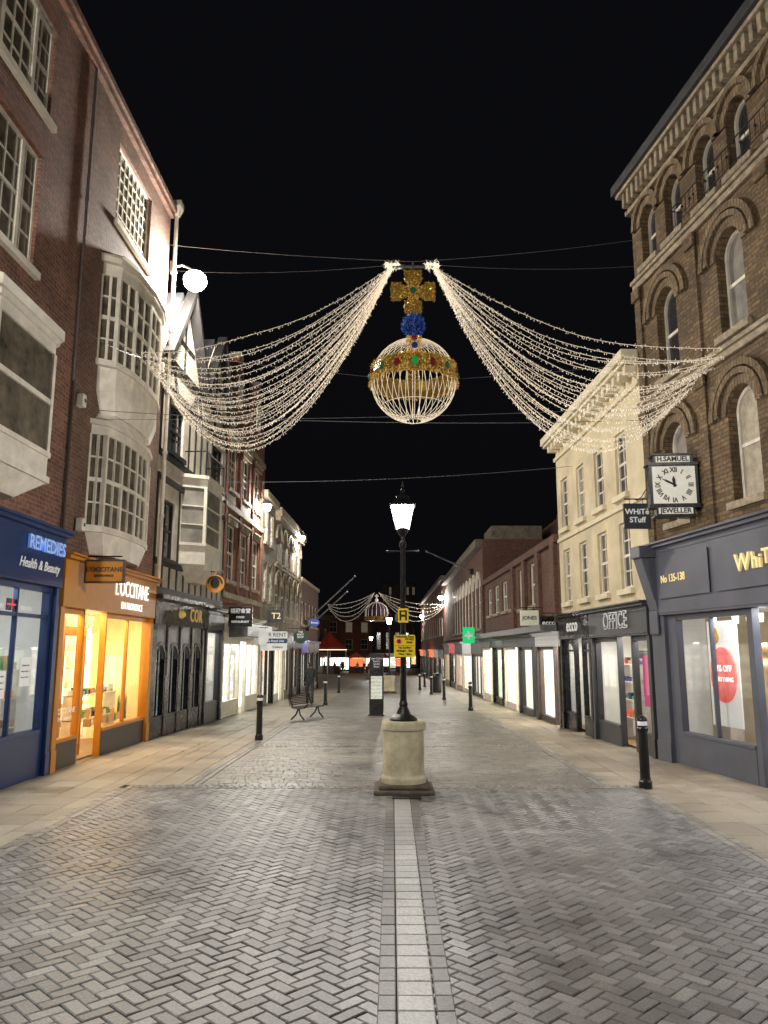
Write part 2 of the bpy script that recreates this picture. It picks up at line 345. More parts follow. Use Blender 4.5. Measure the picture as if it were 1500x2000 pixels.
# ---------------------------------------------------------------- ground
def sheet(name,x0,x1,y0,y1,dz,m):
    ys=[y0]+[k for k in (14,42,130) if y0<k<y1]+[y1]; b=MB()
    for a,c in zip(ys,ys[1:]):
        b.quad((x0,a,gz(a)+dz),(x1,a,gz(a)+dz),(x1,c,gz(c)+dz),(x0,c,gz(c)+dz))
    o=b.obj(name,m); o['kind']='structure'; return o
sheet('ground',-400,400,-80,900,-.03,'soil')
def pavers(name,rects,m,z=0,gap=.008,ch=.007,deep=.03,jit=.002):
    V=[];F=[];SH=[]
    for (cx,cy,w,h,rot,sh) in rects:
        c,s_=math.cos(rot),math.sin(rot); i=len(V); g=gz(cy)+z+R.uniform(-jit,jit); tx=R.uniform(-jit,jit); ty=R.uniform(-jit,jit)
        for ins,dz in ((gap/2,-deep),(gap/2,-ch*.8),(gap/2+ch,0)):
            a=w/2-ins; b=h/2-ins
            for k,(px,py) in enumerate(((-a,-b),(a,-b),(a,b),(-a,b))):
                V.append((cx+px*c-py*s_,cy+px*s_+py*c,g+dz+(tx if px>0 else -tx)+(ty if py>0 else -ty)))
        for l in (0,4):
            for k in range(4):
                j=(k+1)%4; F.append((i+l+k,i+l+j,i+l+4+j,i+l+4+k)); SH.append(sh)
        F.append((i+8,i+9,i+10,i+11)); SH.append(sh)
    me=bpy.data.meshes.new(name); me.from_pydata(V,[],F); me.materials.append(M[m])
    at=me.attributes.new('shade','FLOAT','FACE'); at.data.foreach_set('value',SH)
    o=link(name,me); o['kind']='structure'; return o
def shade(): return min(1,max(0,R.gauss(.5,.22)))
X0,X1,XS0,XS1=-3.95,3.6,-.09,.36
hb=[]
W=.1; c45=math.cos(PI/4)
for i in range(-130,170):
    for j in range(-130,170):
        s=(i-j)%4
        if s==0: cx,cy,w,h=(i+1)*W,(j+.5)*W,.2,.1
        elif s==3: cx,cy,w,h=(i+.5)*W,(j+1)*W,.1,.2
        else: continue
        wx=(cx-cy)*c45; wy=(cx+cy)*c45
        if X0-.02<wx<X1+.02 and 1<wy<12.1 and not (XS0+.12<wx<XS1-.12 and wy<11.2): hb.append((wx,wy,w,h,PI/4,shade()))
pavers('road_herringbone_paving',hb,'herring')
def bond(x0,x1,y0,y1,w,h,along='x',off=.5,rnd=0):
    out=[]
    if along=='x':
        y=y0;r=0
        while y<y1-.01:
            x=x0-(w*off if r%2 else 0)
            while x<x1-.01:
                ww=w*(1+R.uniform(-rnd,rnd)); a=max(x,x0); b=min(x+ww,x1)
                if b-a>.03: out.append(((a+b)/2,y+min(h,y1-y)/2,b-a,min(h,y1-y),0,shade()))
                x+=ww
            y+=h;r+=1
    else:
        x=x0;r=0
        while x<x1-.01:
            y=y0-(w*off if r%2 else 0)
            while y<y1-.01:
                ww=w*(1+R.uniform(-rnd,rnd)); a=max(y,y0); b=min(y+ww,y1)
                if b-a>.03: out.append((x+min(h,x1-x)/2,(a+b)/2,min(h,x1-x),b-a,0,shade()))
                y+=ww
            x+=h;r+=1
    return out
xm0,xm1=.025,.245
pavers('road_centre_strip',bond(xm0,xm1,1,11.3,.2,.22,'y',0),'strip',z=.007,jit=.0008)
pavers('road_centre_strip_edging',bond(XS0,xm0,1,11.3,.2,.115,'y',0)+bond(xm1,XS1,1,11.3,.2,.115,'y',0),'stripedge',z=.007,jit=.0008)
pavers('road_edge_band',bond(X0-.1,X0+.1,1,12,.2,.1,'y')+bond(X1-.1,X1+.1,1,12,.2,.1,'y')+bond(X0,X1,12,12.3,.1,.15,'x')+
  bond(-3.1,-2.9,12.3,26,.2,.1,'y')+bond(3.1,3.3,12.3,26,.2,.1,'y')+bond(-2.9,3.1,17.4,17.8,.1,.2,'x'),'sett',z=.007)
pavers('pavement_flagstones',bond(-7.5,X0-.1,1,26,.62,.46,'y',.5,.25)+bond(X1+.1,8,1,15,.62,.46,'y',.5,.25)+bond(X1+.1,5.6,15,26,.62,.46,'y',.5,.25)
  +bond(X0-.1,-3.1,12.3,26,.45,.425,'y')+bond(3.3,X1+.1,12.3,26,.45,.4,'y'),'flag')
pavers('road_sett_paving',bond(-2.9,3.1,12.3,17.4,.2,.1,'x',.5,.15)+bond(-2.9,3.1,17.8,26,.2,.1,'x',.5,.15),'sett',gap=.006)
sheet('road',-2.9,3.1,26,160,0,'farset')
sheet('pavement',-7.5,-2.9,26,160,0,'farflag')
sheet('pavement',3.1,6.5,26,160,0,'farflag')
sheet('pavement',-40,-7.5,53,160,0,'farflag')

# ---------------------------------------------------------------- buildings
class Bld:
    def __init__(s,name,p0,p1,H,label,depth=8,z=0,cat='building'):
        dx,dy=p1[0]-p0[0],p1[1]-p0[1]; s.L=math.hypot(dx,dy); s.H=H; s.depth=depth
        s.e=thing(name,(p0[0],p0[1],z),label,cat,math.atan2(dy,dx)); s.holes=[]; s.sp=[]
    def part(s,name,mb,mats,parent=None,bevel=0,smooth=False,loc=(0,0,0)):
        return mb.obj(name,mats,parent or s.e,loc,bevel=bevel,smooth=smooth)
    def wall(s,z0,m,rev=.16):
        b=MB(); L,H,D=s.L,s.H,s.depth
        xs=sorted({0,L,*[h[0] for h in s.holes],*[h[1] for h in s.holes]}); zs=sorted({z0,H,*[h[2] for h in s.holes],*[h[3] for h in s.holes]})
        for a,c in zip(xs,xs[1:]):
            for d,e in zip(zs,zs[1:]):
                mx,mz=(a+c)/2,(d+e)/2
                if any(h[0]<mx<h[1] and h[2]<mz<h[3] for h in s.holes): continue
                b.quad((a,0,d),(c,0,d),(c,0,e),(a,0,e))
        for (a,c,d,e) in s.holes:
            b.quad((a,0,d),(a,rev,d),(a,rev,e),(a,0,e)); b.quad((c,0,d),(c,0,e),(c,rev,e),(c,rev,d))
            b.quad((a,0,e),(a,rev,e),(c,rev,e),(c,0,e)); b.quad((a,0,d),(c,0,d),(c,rev,d),(a,rev,d))
        for (a,c,zs_,zt) in s.sp: b.spandrel(a,c,zs_,zt,0,rev)
        zb=-1.5
        b.quad((0,0,zb),(0,D,zb),(0,D,H),(0,0,H)); b.quad((L,0,zb),(L,0,H),(L,D,H),(L,D,zb)); b.quad((0,D,zb),(L,D,zb),(L,D,H),(0,D,H))
        s.part('wall',b,m)
    def flatroof(s,m='slate'):
        b=MB(); b.box(.02,s.L-.02,.2,s.depth-.02,s.H-.25,s.H-.2); s.part('roof',b,m)
WC={}
def winmesh(w,h,cols,rows,fm,gm,arch,tri,sill,mid=True,ry=0):
    k=(round(w,3),round(h,3),cols,rows,fm,gm,arch,tri,sill,mid,ry)
    if k in WC: return WC[k]
    b=MB(); t=.06; y0,y1=.06+ry,.13+ry
    b.box(0,t,y0,y1,0,h); b.box(w-t,w,y0,y1,0,h); b.box(t,w-t,y0,y1,0,t)
    if arch: b.arch(w/2,h-w/2,w/2-t,w/2,y0-.004,y1,n=12)
    else: b.box(t,w-t,y0,y1,h-t,h)
    if mid: b.box(t,w-t,y0+.01,y1-.01,h/2-.03,h/2+.03)
    if tri:
        for f in (.26,.74): b.box(w*f-.05,w*f+.05,y0-.006,y1-.003,t,h-t)
    for c in range(1,cols): 
        x=t+(w-2*t)*c/cols; b.box(x-.016,x+.016,y0+.02,y1-.022,t,h-t)
    for r in range(1,rows):
        z=t+(h-2*t)*r/rows
        if mid and abs(z-h/2)<.05: continue
        b.box(t,w-t,y0+.023,y1-.025,z-.016,z+.016)
    fr=b.mesh('window',[fm])
    g=MB(); g.quad((.02,y1-.03,.02),(w-.02,y1-.03,.02),(w-.02,y1-.03,h-.02),(.02,y1-.03,h-.02)); gl=g.mesh('glass',[gm])
    sl=None
    if sill:
        q=MB(); q.box(-.1,w+.1,-.09,.05,-.12,-.002); sl=q.mesh('sill',[sill])
    WC[k]=(fr,gl,sl); return WC[k]
def window(bd,u,z,w,h,cols=2,rows=4,fm='white',gm='pane',arch=False,tri=False,sill='stone',mid=True,hood=None,head=None,ry=0):
    fr,gl,sl=winmesh(w,h,cols,rows,fm,gm,arch,tri,sill,mid,ry)
    o=link('window',fr,bd.e,(u,0,z)); link('glass',gl,o)
    if sl: link('sill',sl,o)
    bd.holes.append((u,u+w,z,z+h))
    if arch: bd.sp.append((u,u+w,z+h-w/2,z+h))
    if hood:
        b=MB(); r=w/2; b.arch(w/2,h-r,r+.005,r+.16,-.03,.03); b.arch(w/2,h-r,r+.17,r+.27,-.09,.03)
        b.obj('arch_surround',[hood],o)
    if head:
        b=MB(); b.box(-.12,w+.12,-.06,.04,h+.003,h+.2); b.box(-.17,w+.17,-.12,.04,h+.203,h+.27); b.obj('window_head',[head],o)
    return o
def glass_choice(): return R.choice(['pane','pane','panewarm','paneb'])
def bay(bd,pts,bands,wins,fm='white',gm='pane',sub=3,name='bay_window'):
    cx=(pts[0][0]+pts[-1][0])/2
    def sc(k): return [(cx+(x-cx)*k,y*k if y<0 else y) for x,y in pts]
    def poly(k): 
        p=sc(k); return [(p[0][0],.05)]+p+[(p[-1][0],.05)]
    b=MB()
    for bb in bands:
        if len(bb)==3: b.prism(poly(bb[2]),bb[0],bb[1])
        else: b.loft(poly(bb[2]),bb[0],poly(bb[3]),bb[1])
    for (z0,z1,rows) in wins:
        for x,y in pts: b.box(x-.045,x+.045,y-.005,y+.08,z0,z1)
        for (xa,ya),(xb,yb) in zip(pts,pts[1:]):
            for k in range(1,sub):
                x=xa+(xb-xa)*k/sub; y=ya+(yb-ya)*k/sub; b.box(x-.016,x+.016,y-.002,y+.05,z0,z1)
            for r in range(1,rows):
                z=z0+(z1-z0)*r/rows; hh=.04 if r*2==rows else .016
                dx,dy=xb-xa,yb-ya; l=math.hypot(dx,dy); nx,ny=-dy/l*.04,dx/l*.04
                b.prism([(xa,ya),(xb,yb),(xb+nx,yb+ny),(xa+nx,ya+ny)],z-hh,z+hh)
    o=bd.part(name,b,[fm])
    for (z0,z1,rows) in wins:
        g=MB(); p=sc(.975)
        for (xa,ya),(xb,yb) in zip(p,p[1:]): g.quad((xa,ya+.02,z0),(xb,yb+.02,z0),(xb,yb+.02,z1),(xa,ya+.02,z1))
        g.obj('glass',[gm],o)
    return o
def shop(bd,u0,u1,zf0,zf1,frame,fascia,disp,wins,doors=(),stall=.5,depth=1.4,z0=-.3,inter='interior',light=0,lc=(1,.95,.85),stallm=None,pil=.14,transom=None,rails=True):
    b=MB()
    b.box(u0,u0+pil,-.10,.12,z0,zf0); b.box(u1-pil,u1,-.10,.12,z0,zf0)
    b.box(u0-.012,u0+pil+.012,-.115,-.101,z0,.35); b.box(u1-pil-.012,u1+.012,-.115,-.101,z0,.35)
    edges=sorted([w for w in wins]+[d for d in doors]); cur=u0+pil
    for a,c in edges:
        if a-cur>.01: b.box(cur+.002,a-.002,-.03,.10,z0,zf0)
        cur=c
    if u1-pil-cur>.01: b.box(cur+.002,u1-pil-.002,-.03,.10,z0,zf0)
    for a,c in wins:
        b.box(a,c,-.02,.08,zf0-.1,zf0); b.box(a,c,-.05,.10,stall-.06,stall)
        if transom: b.box(a,c,-.01,.07,transom-.03,transom+.03)
        n=max(1,round((c-a)/1.3))
        for k in range(1,n): x=a+(c-a)*k/n; b.box(x-.025,x+.025,-.015,.06,stall,zf0-.1)
    o=bd.part('shopfront',b,[frame],bevel=.008)
    for a,c in wins:
        q=MB(); q.box(a+.001,c-.001,-.035,.09,z0,stall-.062); q.obj('stall_riser',[stallm or frame],o)
    f=MB(); f.box(u0,u1,-.13,.1,zf0+.002,zf1-.1); f.box(u0-.03,u1+.03,-.22,.1,zf1-.098,zf1-.04); f.box(u0-.05,u1+.05,-.28,.1,zf1-.038,zf1)
    if rails: f.box(u0+pil,u1-pil,-.145,-.131,zf0+.04,zf0+.07); f.box(u0+pil,u1-pil,-.145,-.131,zf1-.2,zf1-.17)
    f.obj('fascia',[fascia],o,bevel=.006)
    for a,c in wins:
        g=MB(); g.quad((a,.03,stall),(c,.03,stall),(c,.03,zf0-.1),(a,.03,zf0-.1)); g.obj('shop_window',['glass'],o)
    for a,c in doors:
        d=MB(); t=.09; y=.35
        d.box(a,a+t,y,y+.05,z0,zf0-.35); d.box(c-t,c,y,y+.05,z0,zf0-.35); d.box(a+t,c-t,y,y+.05,z0,.22); d.box(a+t,c-t,y,y+.05,zf0-.47,zf0-.35); d.box(a,c,y,y+.06,zf0-.345,zf0-.30)
        dd=d.obj('door',[frame],o)
        g=MB(); g.quad((a+t,y+.025,.22),(c-t,y+.025,.22),(c-t,y+.025,zf0-.47),(a+t,y+.025,zf0-.47)); g.obj('glass',['glass'],dd)
        h=MB(); h.tube([(c-.16,y-.05,.9),(c-.16,y-.05,1.3)],.012); h.obj('handle',['steel'],dd)
    r=MB(); y1=depth; y0=.11
    r.quad((u0+.05,y1,z0),(u1-.05,y1,z0),(u1-.05,y1,zf0+.1),(u0+.05,y1,zf0+.1),1)
    r.quad((u0+.05,y0,z0),(u0+.05,y1,z0),(u0+.05,y1,zf0+.1),(u0+.05,y0,zf0+.1),0)
    r.quad((u1-.05,y0,z0),(u1-.05,y0,zf0+.1),(u1-.05,y1,zf0+.1),(u1-.05,y1,z0),0)
    r.quad((u0+.05,y0,zf0+.1),(u1-.05,y0,zf0+.1),(u1-.05,y1,zf0+.1),(u0+.05,y1,zf0+.1),0)
    r.quad((u0+.05,y0,.01),(u1-.05,y0,.01),(u1-.05,y1,.01),(u0+.05,y1,.01),2)
    r.obj('shop_interior',[inter,disp,'woodfl'],o)
    if light:
        l=bpy.data.lights.new('shop_light','AREA'); l.shape='RECTANGLE'; l.size=(u1-u0)*.7; l.size_y=.3; l.energy=light; l.color=lc
        lo=link('shop_light',l,o,((u0+u1)/2,.3,zf0-.02)); lo.rotation_euler=(math.radians(-12),0,0)
    return o
def goods(o,u0,u1,y,levels,cols,dens=.16,hmax=.28,name='display_shelf',support='white'):
    b=MB()
    for z in levels:
        b.box(u0,u1,y-.14,y+.14,z-.02,z,0)
        x=u0+.04
        while x<u1-.1:
            w=R.uniform(.04,dens); h=R.uniform(.06,hmax); b.box(x,x+w,y-.07,y+.05,z+.001,z+h,R.randint(1,len(cols))); x+=w+R.uniform(.01,.1)
    b.box(u0,u0+.03,y-.12,y+.12,0,levels[-1],0); b.box(u1-.03,u1,y-.12,y+.12,0,levels[-1],0)
    return b.obj(name,[support]+cols,o)
GC=[M['white'],M['coral'],mat('goods_green',(.1,.4,.15),.5,bump=0),mat('goods_tan',(.5,.33,.16),.5,bump=0),mat('goods_navy',(.03,.05,.2),.5,bump=0),mat('goods_ochre',(.7,.4,.05),.5,bump=0),mat('goods_black',(.03,.03,.03),.4,bump=0)]
def downpipe(x,y,z0,z1,m='white',label='painted downpipe fixed to a facade',r=.05):
    e=thing('downpipe',(x,y,z0),label,'downpipe'); b=MB(); b.tube([(0,0,0),(0,0,z1-z0)],r,8)
    for k in range(int((z1-z0)/1.6)+1): b.lathe([(r*1.35,0),(r*1.35,.08)],0,0,8,0,k*1.6)
    b.obj('pipe',[m],e)
    if r>.04: 
        h=MB(); h.loft([(-.06,-.06),(.06,-.06),(.06,.06),(-.06,.06)],0,[(-.14,-.14),(.14,-.14),(.14,.14),(-.14,.14)],.25); h.box(-.14,.14,-.14,.14,.25,.4); h.obj('hopper',[m],e,loc=(0,0,z1-z0))

# ---- left: near brick building with blue shop
B=Bld('brick_building',(-5.75,5.0),(-5.75,13.3),13.4,'dark red brick building with white oriel window and navy shopfront')
o=lambda y:y-5.0
window(B,o(9.55),10.75,2.15,1.7,7,4,tri=True,sill='white',gm='panewarm'); window(B,o(9.6),8.0,1.95,2.0,6,4,tri=True,sill='white',gm='panewarm')
window(B,o(6.2),8.15,1.95,1.9,6,4,tri=True,sill='white'); window(B,o(6.2),10.75,1.95,1.7,6,4,tri=True,sill='white')
B.wall(3.9,'brickA'); B.flatroof()
b=MB(); b.box(0,B.L,-.10,-.001,13.1,13.25); b.box(0,B.L-.002,-.16,-.001,13.252,13.38); B.part('cornice',b,['brickA'])
for (uu,zz,ww) in ((o(9.55),12.45,2.15),(o(9.6),10.0,1.95)):
    b=MB(); b.slab([(uu-.05,zz+.003),(uu+ww+.05,zz+.003),(uu+ww+.18,zz+.3),(uu-.18,zz+.3)],-.012,-.001); B.part('brick_lintel',b,['brickD'])
u=o(9.3)
bay(B,[(u,0),(u+.45,-.50),(u+2.2,-.50),(u+2.65,0)],[(4.2,4.5,.5,1.0),(4.503,4.6,1.06),(4.603,4.9,1.0),(4.903,4.98,1.05),(6.55,6.72,1.0),(6.723,6.82,1.07),(6.823,6.98,1.14)],[(4.98,6.55,2)],gm='panewarm',sub=1)
o1=shop(B,.1,B.L-.05,3.05,4.0,'blue','blue','d_cool',[(5.9,8.0),(3.2,5.5),(1.2,2.9)],[],stall=.75,depth=1.3,light=60,lc=(.9,.97,1),transom=2.55)
text(o1,'REMEDIES',.31,(B.L-.15,-.17,3.66),'bluelet',.02,.004,'RIGHT')
text(o1,'Health & Beauty',.215,(B.L-.3,-.16,3.33),'whitelet',.005,.002,'RIGHT',shear=.3)
goods(o1,6.0,7.9,.45,[.8,1.25,1.7],GC,.12,.22,support='white')
b=MB(); b.box(6.45,6.8,.012,.018,1.3,1.7); b.obj('window_notice',['poster'],o1)
b=MB(); b.box(7.25,7.6,.012,.018,1.45,1.9); b.obj('window_notice',['poster'],o1)
for k in range(6): text(o1,'OPENING HOURS' if k%3==0 else 'Monday to Friday 9 - 6',.03,(6.62 if k<3 else 7.42,.008,1.62-.09*(k%3)+(.15 if k>2 else 0)),'blklet',.001)
text(o1,'MADE IN',.1,(6.35,.008,2.65),'whitelet',.001); text(o1,'BRITAIN',.1,(7.3,.008,2.65),'whitelet',.001)
b=MB(); b.box(6.64,6.94,.014,.02,2.6,2.78,0); b.slab([(6.64,2.6),(6.68,2.6),(6.94,2.78),(6.90,2.78)],.01,.0135,2); b.slab([(6.64,2.78),(6.68,2.78),(6.94,2.6),(6.90,2.6)],.006,.0095,2); b.box(6.64,6.94,.001,.0045,2.675,2.705,1); b.box(6.775,6.805,-.003,.0005,2.6,2.78,1); b.obj('flag_emblem',['blue','coral','lead'],o1)

# ---- left: second brick building with bow windows and yellow shop
B=Bld('brick_building',(-5.75,13.3),(-5.75,18.6),13.4,'brown brick townhouse with white bow windows and yellow shopfront')
o=lambda y:y-13.3
window(B,o(14.85),10.85,2.2,1.8,8,6,tri=False,sill='white',mid=False,gm='panewarm')
B.wall(3.6,'brickB'); B.flatroof()
b=MB(); b.box(0,B.L,-.10,-.001,13.1,13.25); b.box(.002,B.L,-.16,-.001,13.252,13.38); B.part('cornice',b,['brickB'])
def arcpts(ua,ub,proj,n=6): 
    return [((ua+ub)/2-(ub-ua)/2*math.cos(PI*k/n),-proj*math.sin(PI*k/n)**.7 if 0<k<n else 0) for k in range(n+1)]
p=arcpts(o(14.4),o(17.6),.5,6)
bay(B,p,[(6.6,7.0,.8,.97),(7.003,7.5,.97),(7.503,7.62,1.05),(9.4,9.65,1.0),(9.653,9.77,1.08),(9.773,10.1,1.12,.7)],[(7.62,9.4,4)],gm='panewarm',sub=2)
p=arcpts(o(14.35),o(17.4),.42,6)
bay(B,p,[(3.8,4.2,.8,1.0),(4.203,4.33,1.05),(6.1,6.28,1.0),(6.283,6.38,1.06),(6.383,6.595,.95,.8)],[(4.33,6.1,4)],gm='panewarm',sub=2)
o1=shop(B,.03,B.L-.02,2.75,3.68,'yellow','yellow','d_warm',[(.25,1.25),(2.45,5.1)],[(1.3,2.4)],stall=.5,depth=1.3,inter='interiorw',light=110,lc=(1,.78,.46),stallm='brownp',pil=.18,rails=False)
text(o1,"L'OCCITANE",.46,(3.55,-.15,3.26),'litlet',.006,.0,sx=.82)
text(o1,"EN PROVENCE",.21,(3.55,-.15,2.92),'litlet',.006,-.001,sx=1.0)
goods(o1,2.6,4.9,.7,[.62,1.1],GC,.1,.2,support='white')
for x in (2.75,3.25,4.1,4.6):
    b=MB(); b.box(x,x+.26,1.2,1.25,.9,2.5); b.obj('lit_wall_panel',['amberl'],o1)
b=MB(); b.box(.4,.6,.9,.95,.8,2.6); b.obj('lit_wall_panel',['amberl'],o1)
b=MB()
for k in range(9): b.lathe([(.03,0),(.03,.09),(.015,.11),(.015,.14)],2.7+k*.24,.35,8,k%3,.5+(.0 if k%2 else .16))
for k in range(0,9,2): b.box(2.64+k*.24,2.76+k*.24,.29,.41,.5,.655,2)
b.obj('display_bottles',[GC[5],GC[0],GC[3]],o1)
text(o1,"L'OCCITANE",.15,(.75,-.0,.95),'whitelet',.002)
text(o1,"EN PROVENCE",.09,(.75,-.0,.82),'whitelet',.002)
b=MB()
for k in range(60):
    a=R.uniform(0,2*PI); r=R.uniform(.02,.12); x=4.7+r*math.cos(a); y=.35+r*math.sin(a)*.8; h=R.uniform(.3,.55); b.loft([(x-.012,y-.005),(x+.012,y-.005),(x+.012,y+.005),(x-.012,y+.005)],.5,[(x+r*math.cos(a)-.002,y-.002),(x+r*math.cos(a)+.002,y-.002),(x+r*math.cos(a)+.002,y+.002),(x+r*math.cos(a)-.002,y+.002)],.5+h)
b.obj('grass_display',['leaf'],o1)
downpipe(-5.70,13.28,3.9,13.1,'brownp',label='thin dark downpipe between two brick facades',r=.028)
downpipe(-5.62,18.68,3.6,13.2,'white',label='white painted downpipe with hopper head')

# ---- left: black and white timber building
B=Bld('timber_framed_building',(-5.75,18.6),(-5.5,25.2),9.6,'black and white half timbered building with oriel and grey arcaded shopfront',z=gz(24))
window(B,.5,4.4,1.0,1.5,2,2,fm='timber',sill='timber'); window(B,5.0,4.5,1.1,1.4,3,3,fm='timber',sill='timber')
window(B,.7,7.2,1.2,1.3,3,3,fm='timber',sill='timber'); window(B,4.9,7.2,1.2,1.3,3,3,fm='timber',sill='timber')
B.wall(3.3,'whitewall')
b=MB(); L=B.L
for z in (3.5,4.2,6.3,6.9,8.7,9.45): b.box(0,L,-.05,-.002,z,z+.16)
for k in range(12):
    x=k*(L-.12)/11
    for (z0,z1) in ((3.66,4.2),(4.36,6.3),(7.06,8.7)):
        cxx=x+.07
        if any(h[0]-.02<cxx<h[1]+.02 and h[2]<(z0+z1)/2<h[3] for h in B.holes): continue
        b.box(x,x+.10,-.025,-.001,z0,z1)
for x0 in (.1,2.4,4.0,5.4):
    b.slab([(x0,8.86),(x0+.14,8.86),(x0+.75,9.45),(x0+.61,9.45)],-.044,-.003); b.slab([(x0+1.0,8.86),(x0+1.14,8.86),(x0+.8,9.45),(x0+.66,9.45)],-.040,-.004)
B.part('timber_frame',b,['timber'])
for (a,c) in ((.1,3.2),(3.4,6.5)):
    b=MB()
    m_=(a+c)/2; b.slab([(a,9.62),(c,9.62),(m_,11.7)],-.02,.10,0)
    b.slab([(a-.2,9.55),(a,9.55),(m_,11.8),(m_,12.02)],-.3,-.021,1); b.slab([(c+.2,9.55),(m_,12.02),(m_,11.8),(c,9.55)],-.3,-.021,1)
    b.slab([(a-.2,9.5),(m_,11.95),(c+.2,9.5)],.101,5,2)
    b.box(m_-.06,m_+.06,-.04,-.021,9.62,11.5,1); b.box(a+.7,c-.7,-.04,-.0215,10.3,10.42,1)
    B.part('gable_roof',b,['whitewall','timber','slate'])
u=2.0
bay(B,[(u,0),(u+.35,-.6),(u+1.9,-.6),(u+2.25,0)],[(3.95,4.4,.5,1.0),(4.403,4.9,1.0),(4.903,4.98,1.05),(6.5,6.75,1.0),(6.753,6.85,1.08)],[(4.98,6.5,3)],gm='paneb',sub=1)
b=MB()
for x in [u+.2+k*.14 for k in range(14)]: b.tube([(x,-.6,6.86),(x,-.6,7.5)],.012,4)
b.tube([(u+.1,-.6,7.5),(u+2.15,-.6,7.5)],.025,5); b.tube([(u+.1,-.6,7.5),(u+.1,0,7.5)],.02,5); b.tube([(u+2.15,-.6,7.5),(u+2.15,0,7.5)],.02,5)
B.part('balcony_railing',b,['iron'])
b=MB(); zt=2.75
xs=[.35,1.4,2.45,3.5]
b.box(0,.35,-.08,.1,-.3,zt,1)
for x in xs:
    b.box(x+.8,x+1.05 if x<3.4 else x+1.1,-.06,.1,-.3,zt,1); b.box(x,x+.8,-.04,.1,-.3,.55,1); b.spandrel(x,x+.8,1.9,zt,-.03,.06); b.arch(x+.4,1.9,.34,.43,-.05,-.031,1)
    b.box(x+.86,x+1.0,-.075,-.061,1.5,zt-.05,0)
    b.box(x-.002,x+.07,-.052,-.031,.55,1.9,1); b.box(x+.73,x+.798,-.052,-.031,.55,1.9,1)
    b.box(x+.385,x+.415,.0,.04,.55,2.25,1)
sf=B.part('shopfront',b,['greylt','black'])
for x in xs:
    g=MB(); g.quad((x,.05,.55),(x+.8,.05,.55),(x+.8,.05,2.4),(x,.05,2.4)); g.obj('shop_window',['glass'],sf)
b=MB(); b.quad((.1,1.2,-.3),(4.6,1.2,-.3),(4.6,1.2,2.9),(.1,1.2,2.9)); b.quad((.1,.1,.3),(4.6,.1,.3),(4.6,1.2,.3),(.1,1.2,.3)); b.obj('shop_interior',['d_dim'],sf)
b=MB(); b.box(0,4.6,-.14,.1,zt+.002,3.35); b.box(-.02,4.62,-.3,.1,3.352,3.45); b.obj('fascia',['black'],sf)
text(sf,'COR',.5,(3.3,-.16,3.05),'gold',.01,.004,sp=1.15)
b=MB(); b.sphere((1.9,-.15,3.05),.14,6,0,.8); b.obj('emblem',['gold'],sf)
o1=shop(B,4.65,6.58,2.75,3.4,'greydk','greydk','d_cool',[(4.9,6.4)],[],stall=.6,depth=1.0,light=15)

# ---- left: ornate red brick building
B=Bld('brick_building',(-5.5,25.2),(-5.3,31.5),10.4,'ornate orange red brick building with stone bands and gables',z=gz(30))
for k in range(3):
    window(B,.5+k*2.0,4.5,1.1,1.9,2,4,gm=glass_choice(),head='stone'); window(B,.5+k*2.0,7.6,1.1,1.6,2,3,gm='pane',head='stone')
B.wall(3.5,'brickD')
b=MB()
for z in (3.9,6.9,9.6): b.box(0,B.L,-.08,-.001,z,z+.18)
B.part('stone_band',b,['stone'])
for x in (0,2.05,4.1,6.0): b=MB(); b.box(x,x+.18,-.06,-.002,4.09,6.89); b.box(x,x+.18,-.06,-.002,7.09,9.59); B.part('brick_pilaster',b,['brickD'])
for (a,c) in ((.1,3.0),(3.3,6.2)):
    b=MB(); m_=(a+c)/2; b.slab([(a,10.402),(c,10.402),(m_+.25,12.6),(m_-.25,12.6)],-.02,.3,0); b.slab([(a-.15,10.3),(m_,12.6),(c+.15,10.3)],.301,6,1)
    b.box(m_-.2,m_+.2,-.06,.34,12.602,12.8,2); b.box(m_-.35,m_+.35,-.05,-.021,10.8,11.8,3)
    B.part('gable_roof',b,['brickD','slate','stonedk','white'])
b=MB(); b.box(.2,.9,3,3.7,10.5,13.8,0); B.part('chimney',b,['brickD'])
o1=shop(B,.03,B.L-.02,2.5,3.35,'white','white','d_white',[(.25,2.7),(3.9,6.0)],[(2.8,3.8)],stall=.55,depth=1.0,inter='interiorl',light=60,lc=(.85,1,.95))
b=MB(); b.box(.6,4.9,-.75,-.14,2.62,3.1); b.obj('illuminated_canopy_sign',['lead'],o1)
b=MB(); b.box(.62,4.88,-.77,-.751,2.66,3.06); b.obj('canopy_face',['wsign'],o1)
# ---- left: narrow pale building
B=Bld('rendered_building',(-5.3,31.5),(-5.25,34.6),8.8,'narrow pale rendered building with a lit tea shop',z=gz(33))
for k in range(2): window(B,.4+k*1.35,4.3,.9,1.6,2,3,gm=glass_choice()); window(B,.4+k*1.35,6.7,.9,1.4,2,3)
B.wall(3.2,'stonebrick'); B.flatroof()
b=MB(); b.box(0,B.L,-.2,-.001,8.5,8.78); B.part('cornice',b,['stone'])
o1=shop(B,.03,B.L-.03,2.5,3.2,'black','black','d_amber',[(.3,1.8)],[(1.9,2.8)],stall=.4,depth=1.0,inter='interiorl')
text(o1,'T2',.4,(1.5,-.16,2.82),'goldlit',.01,.01)
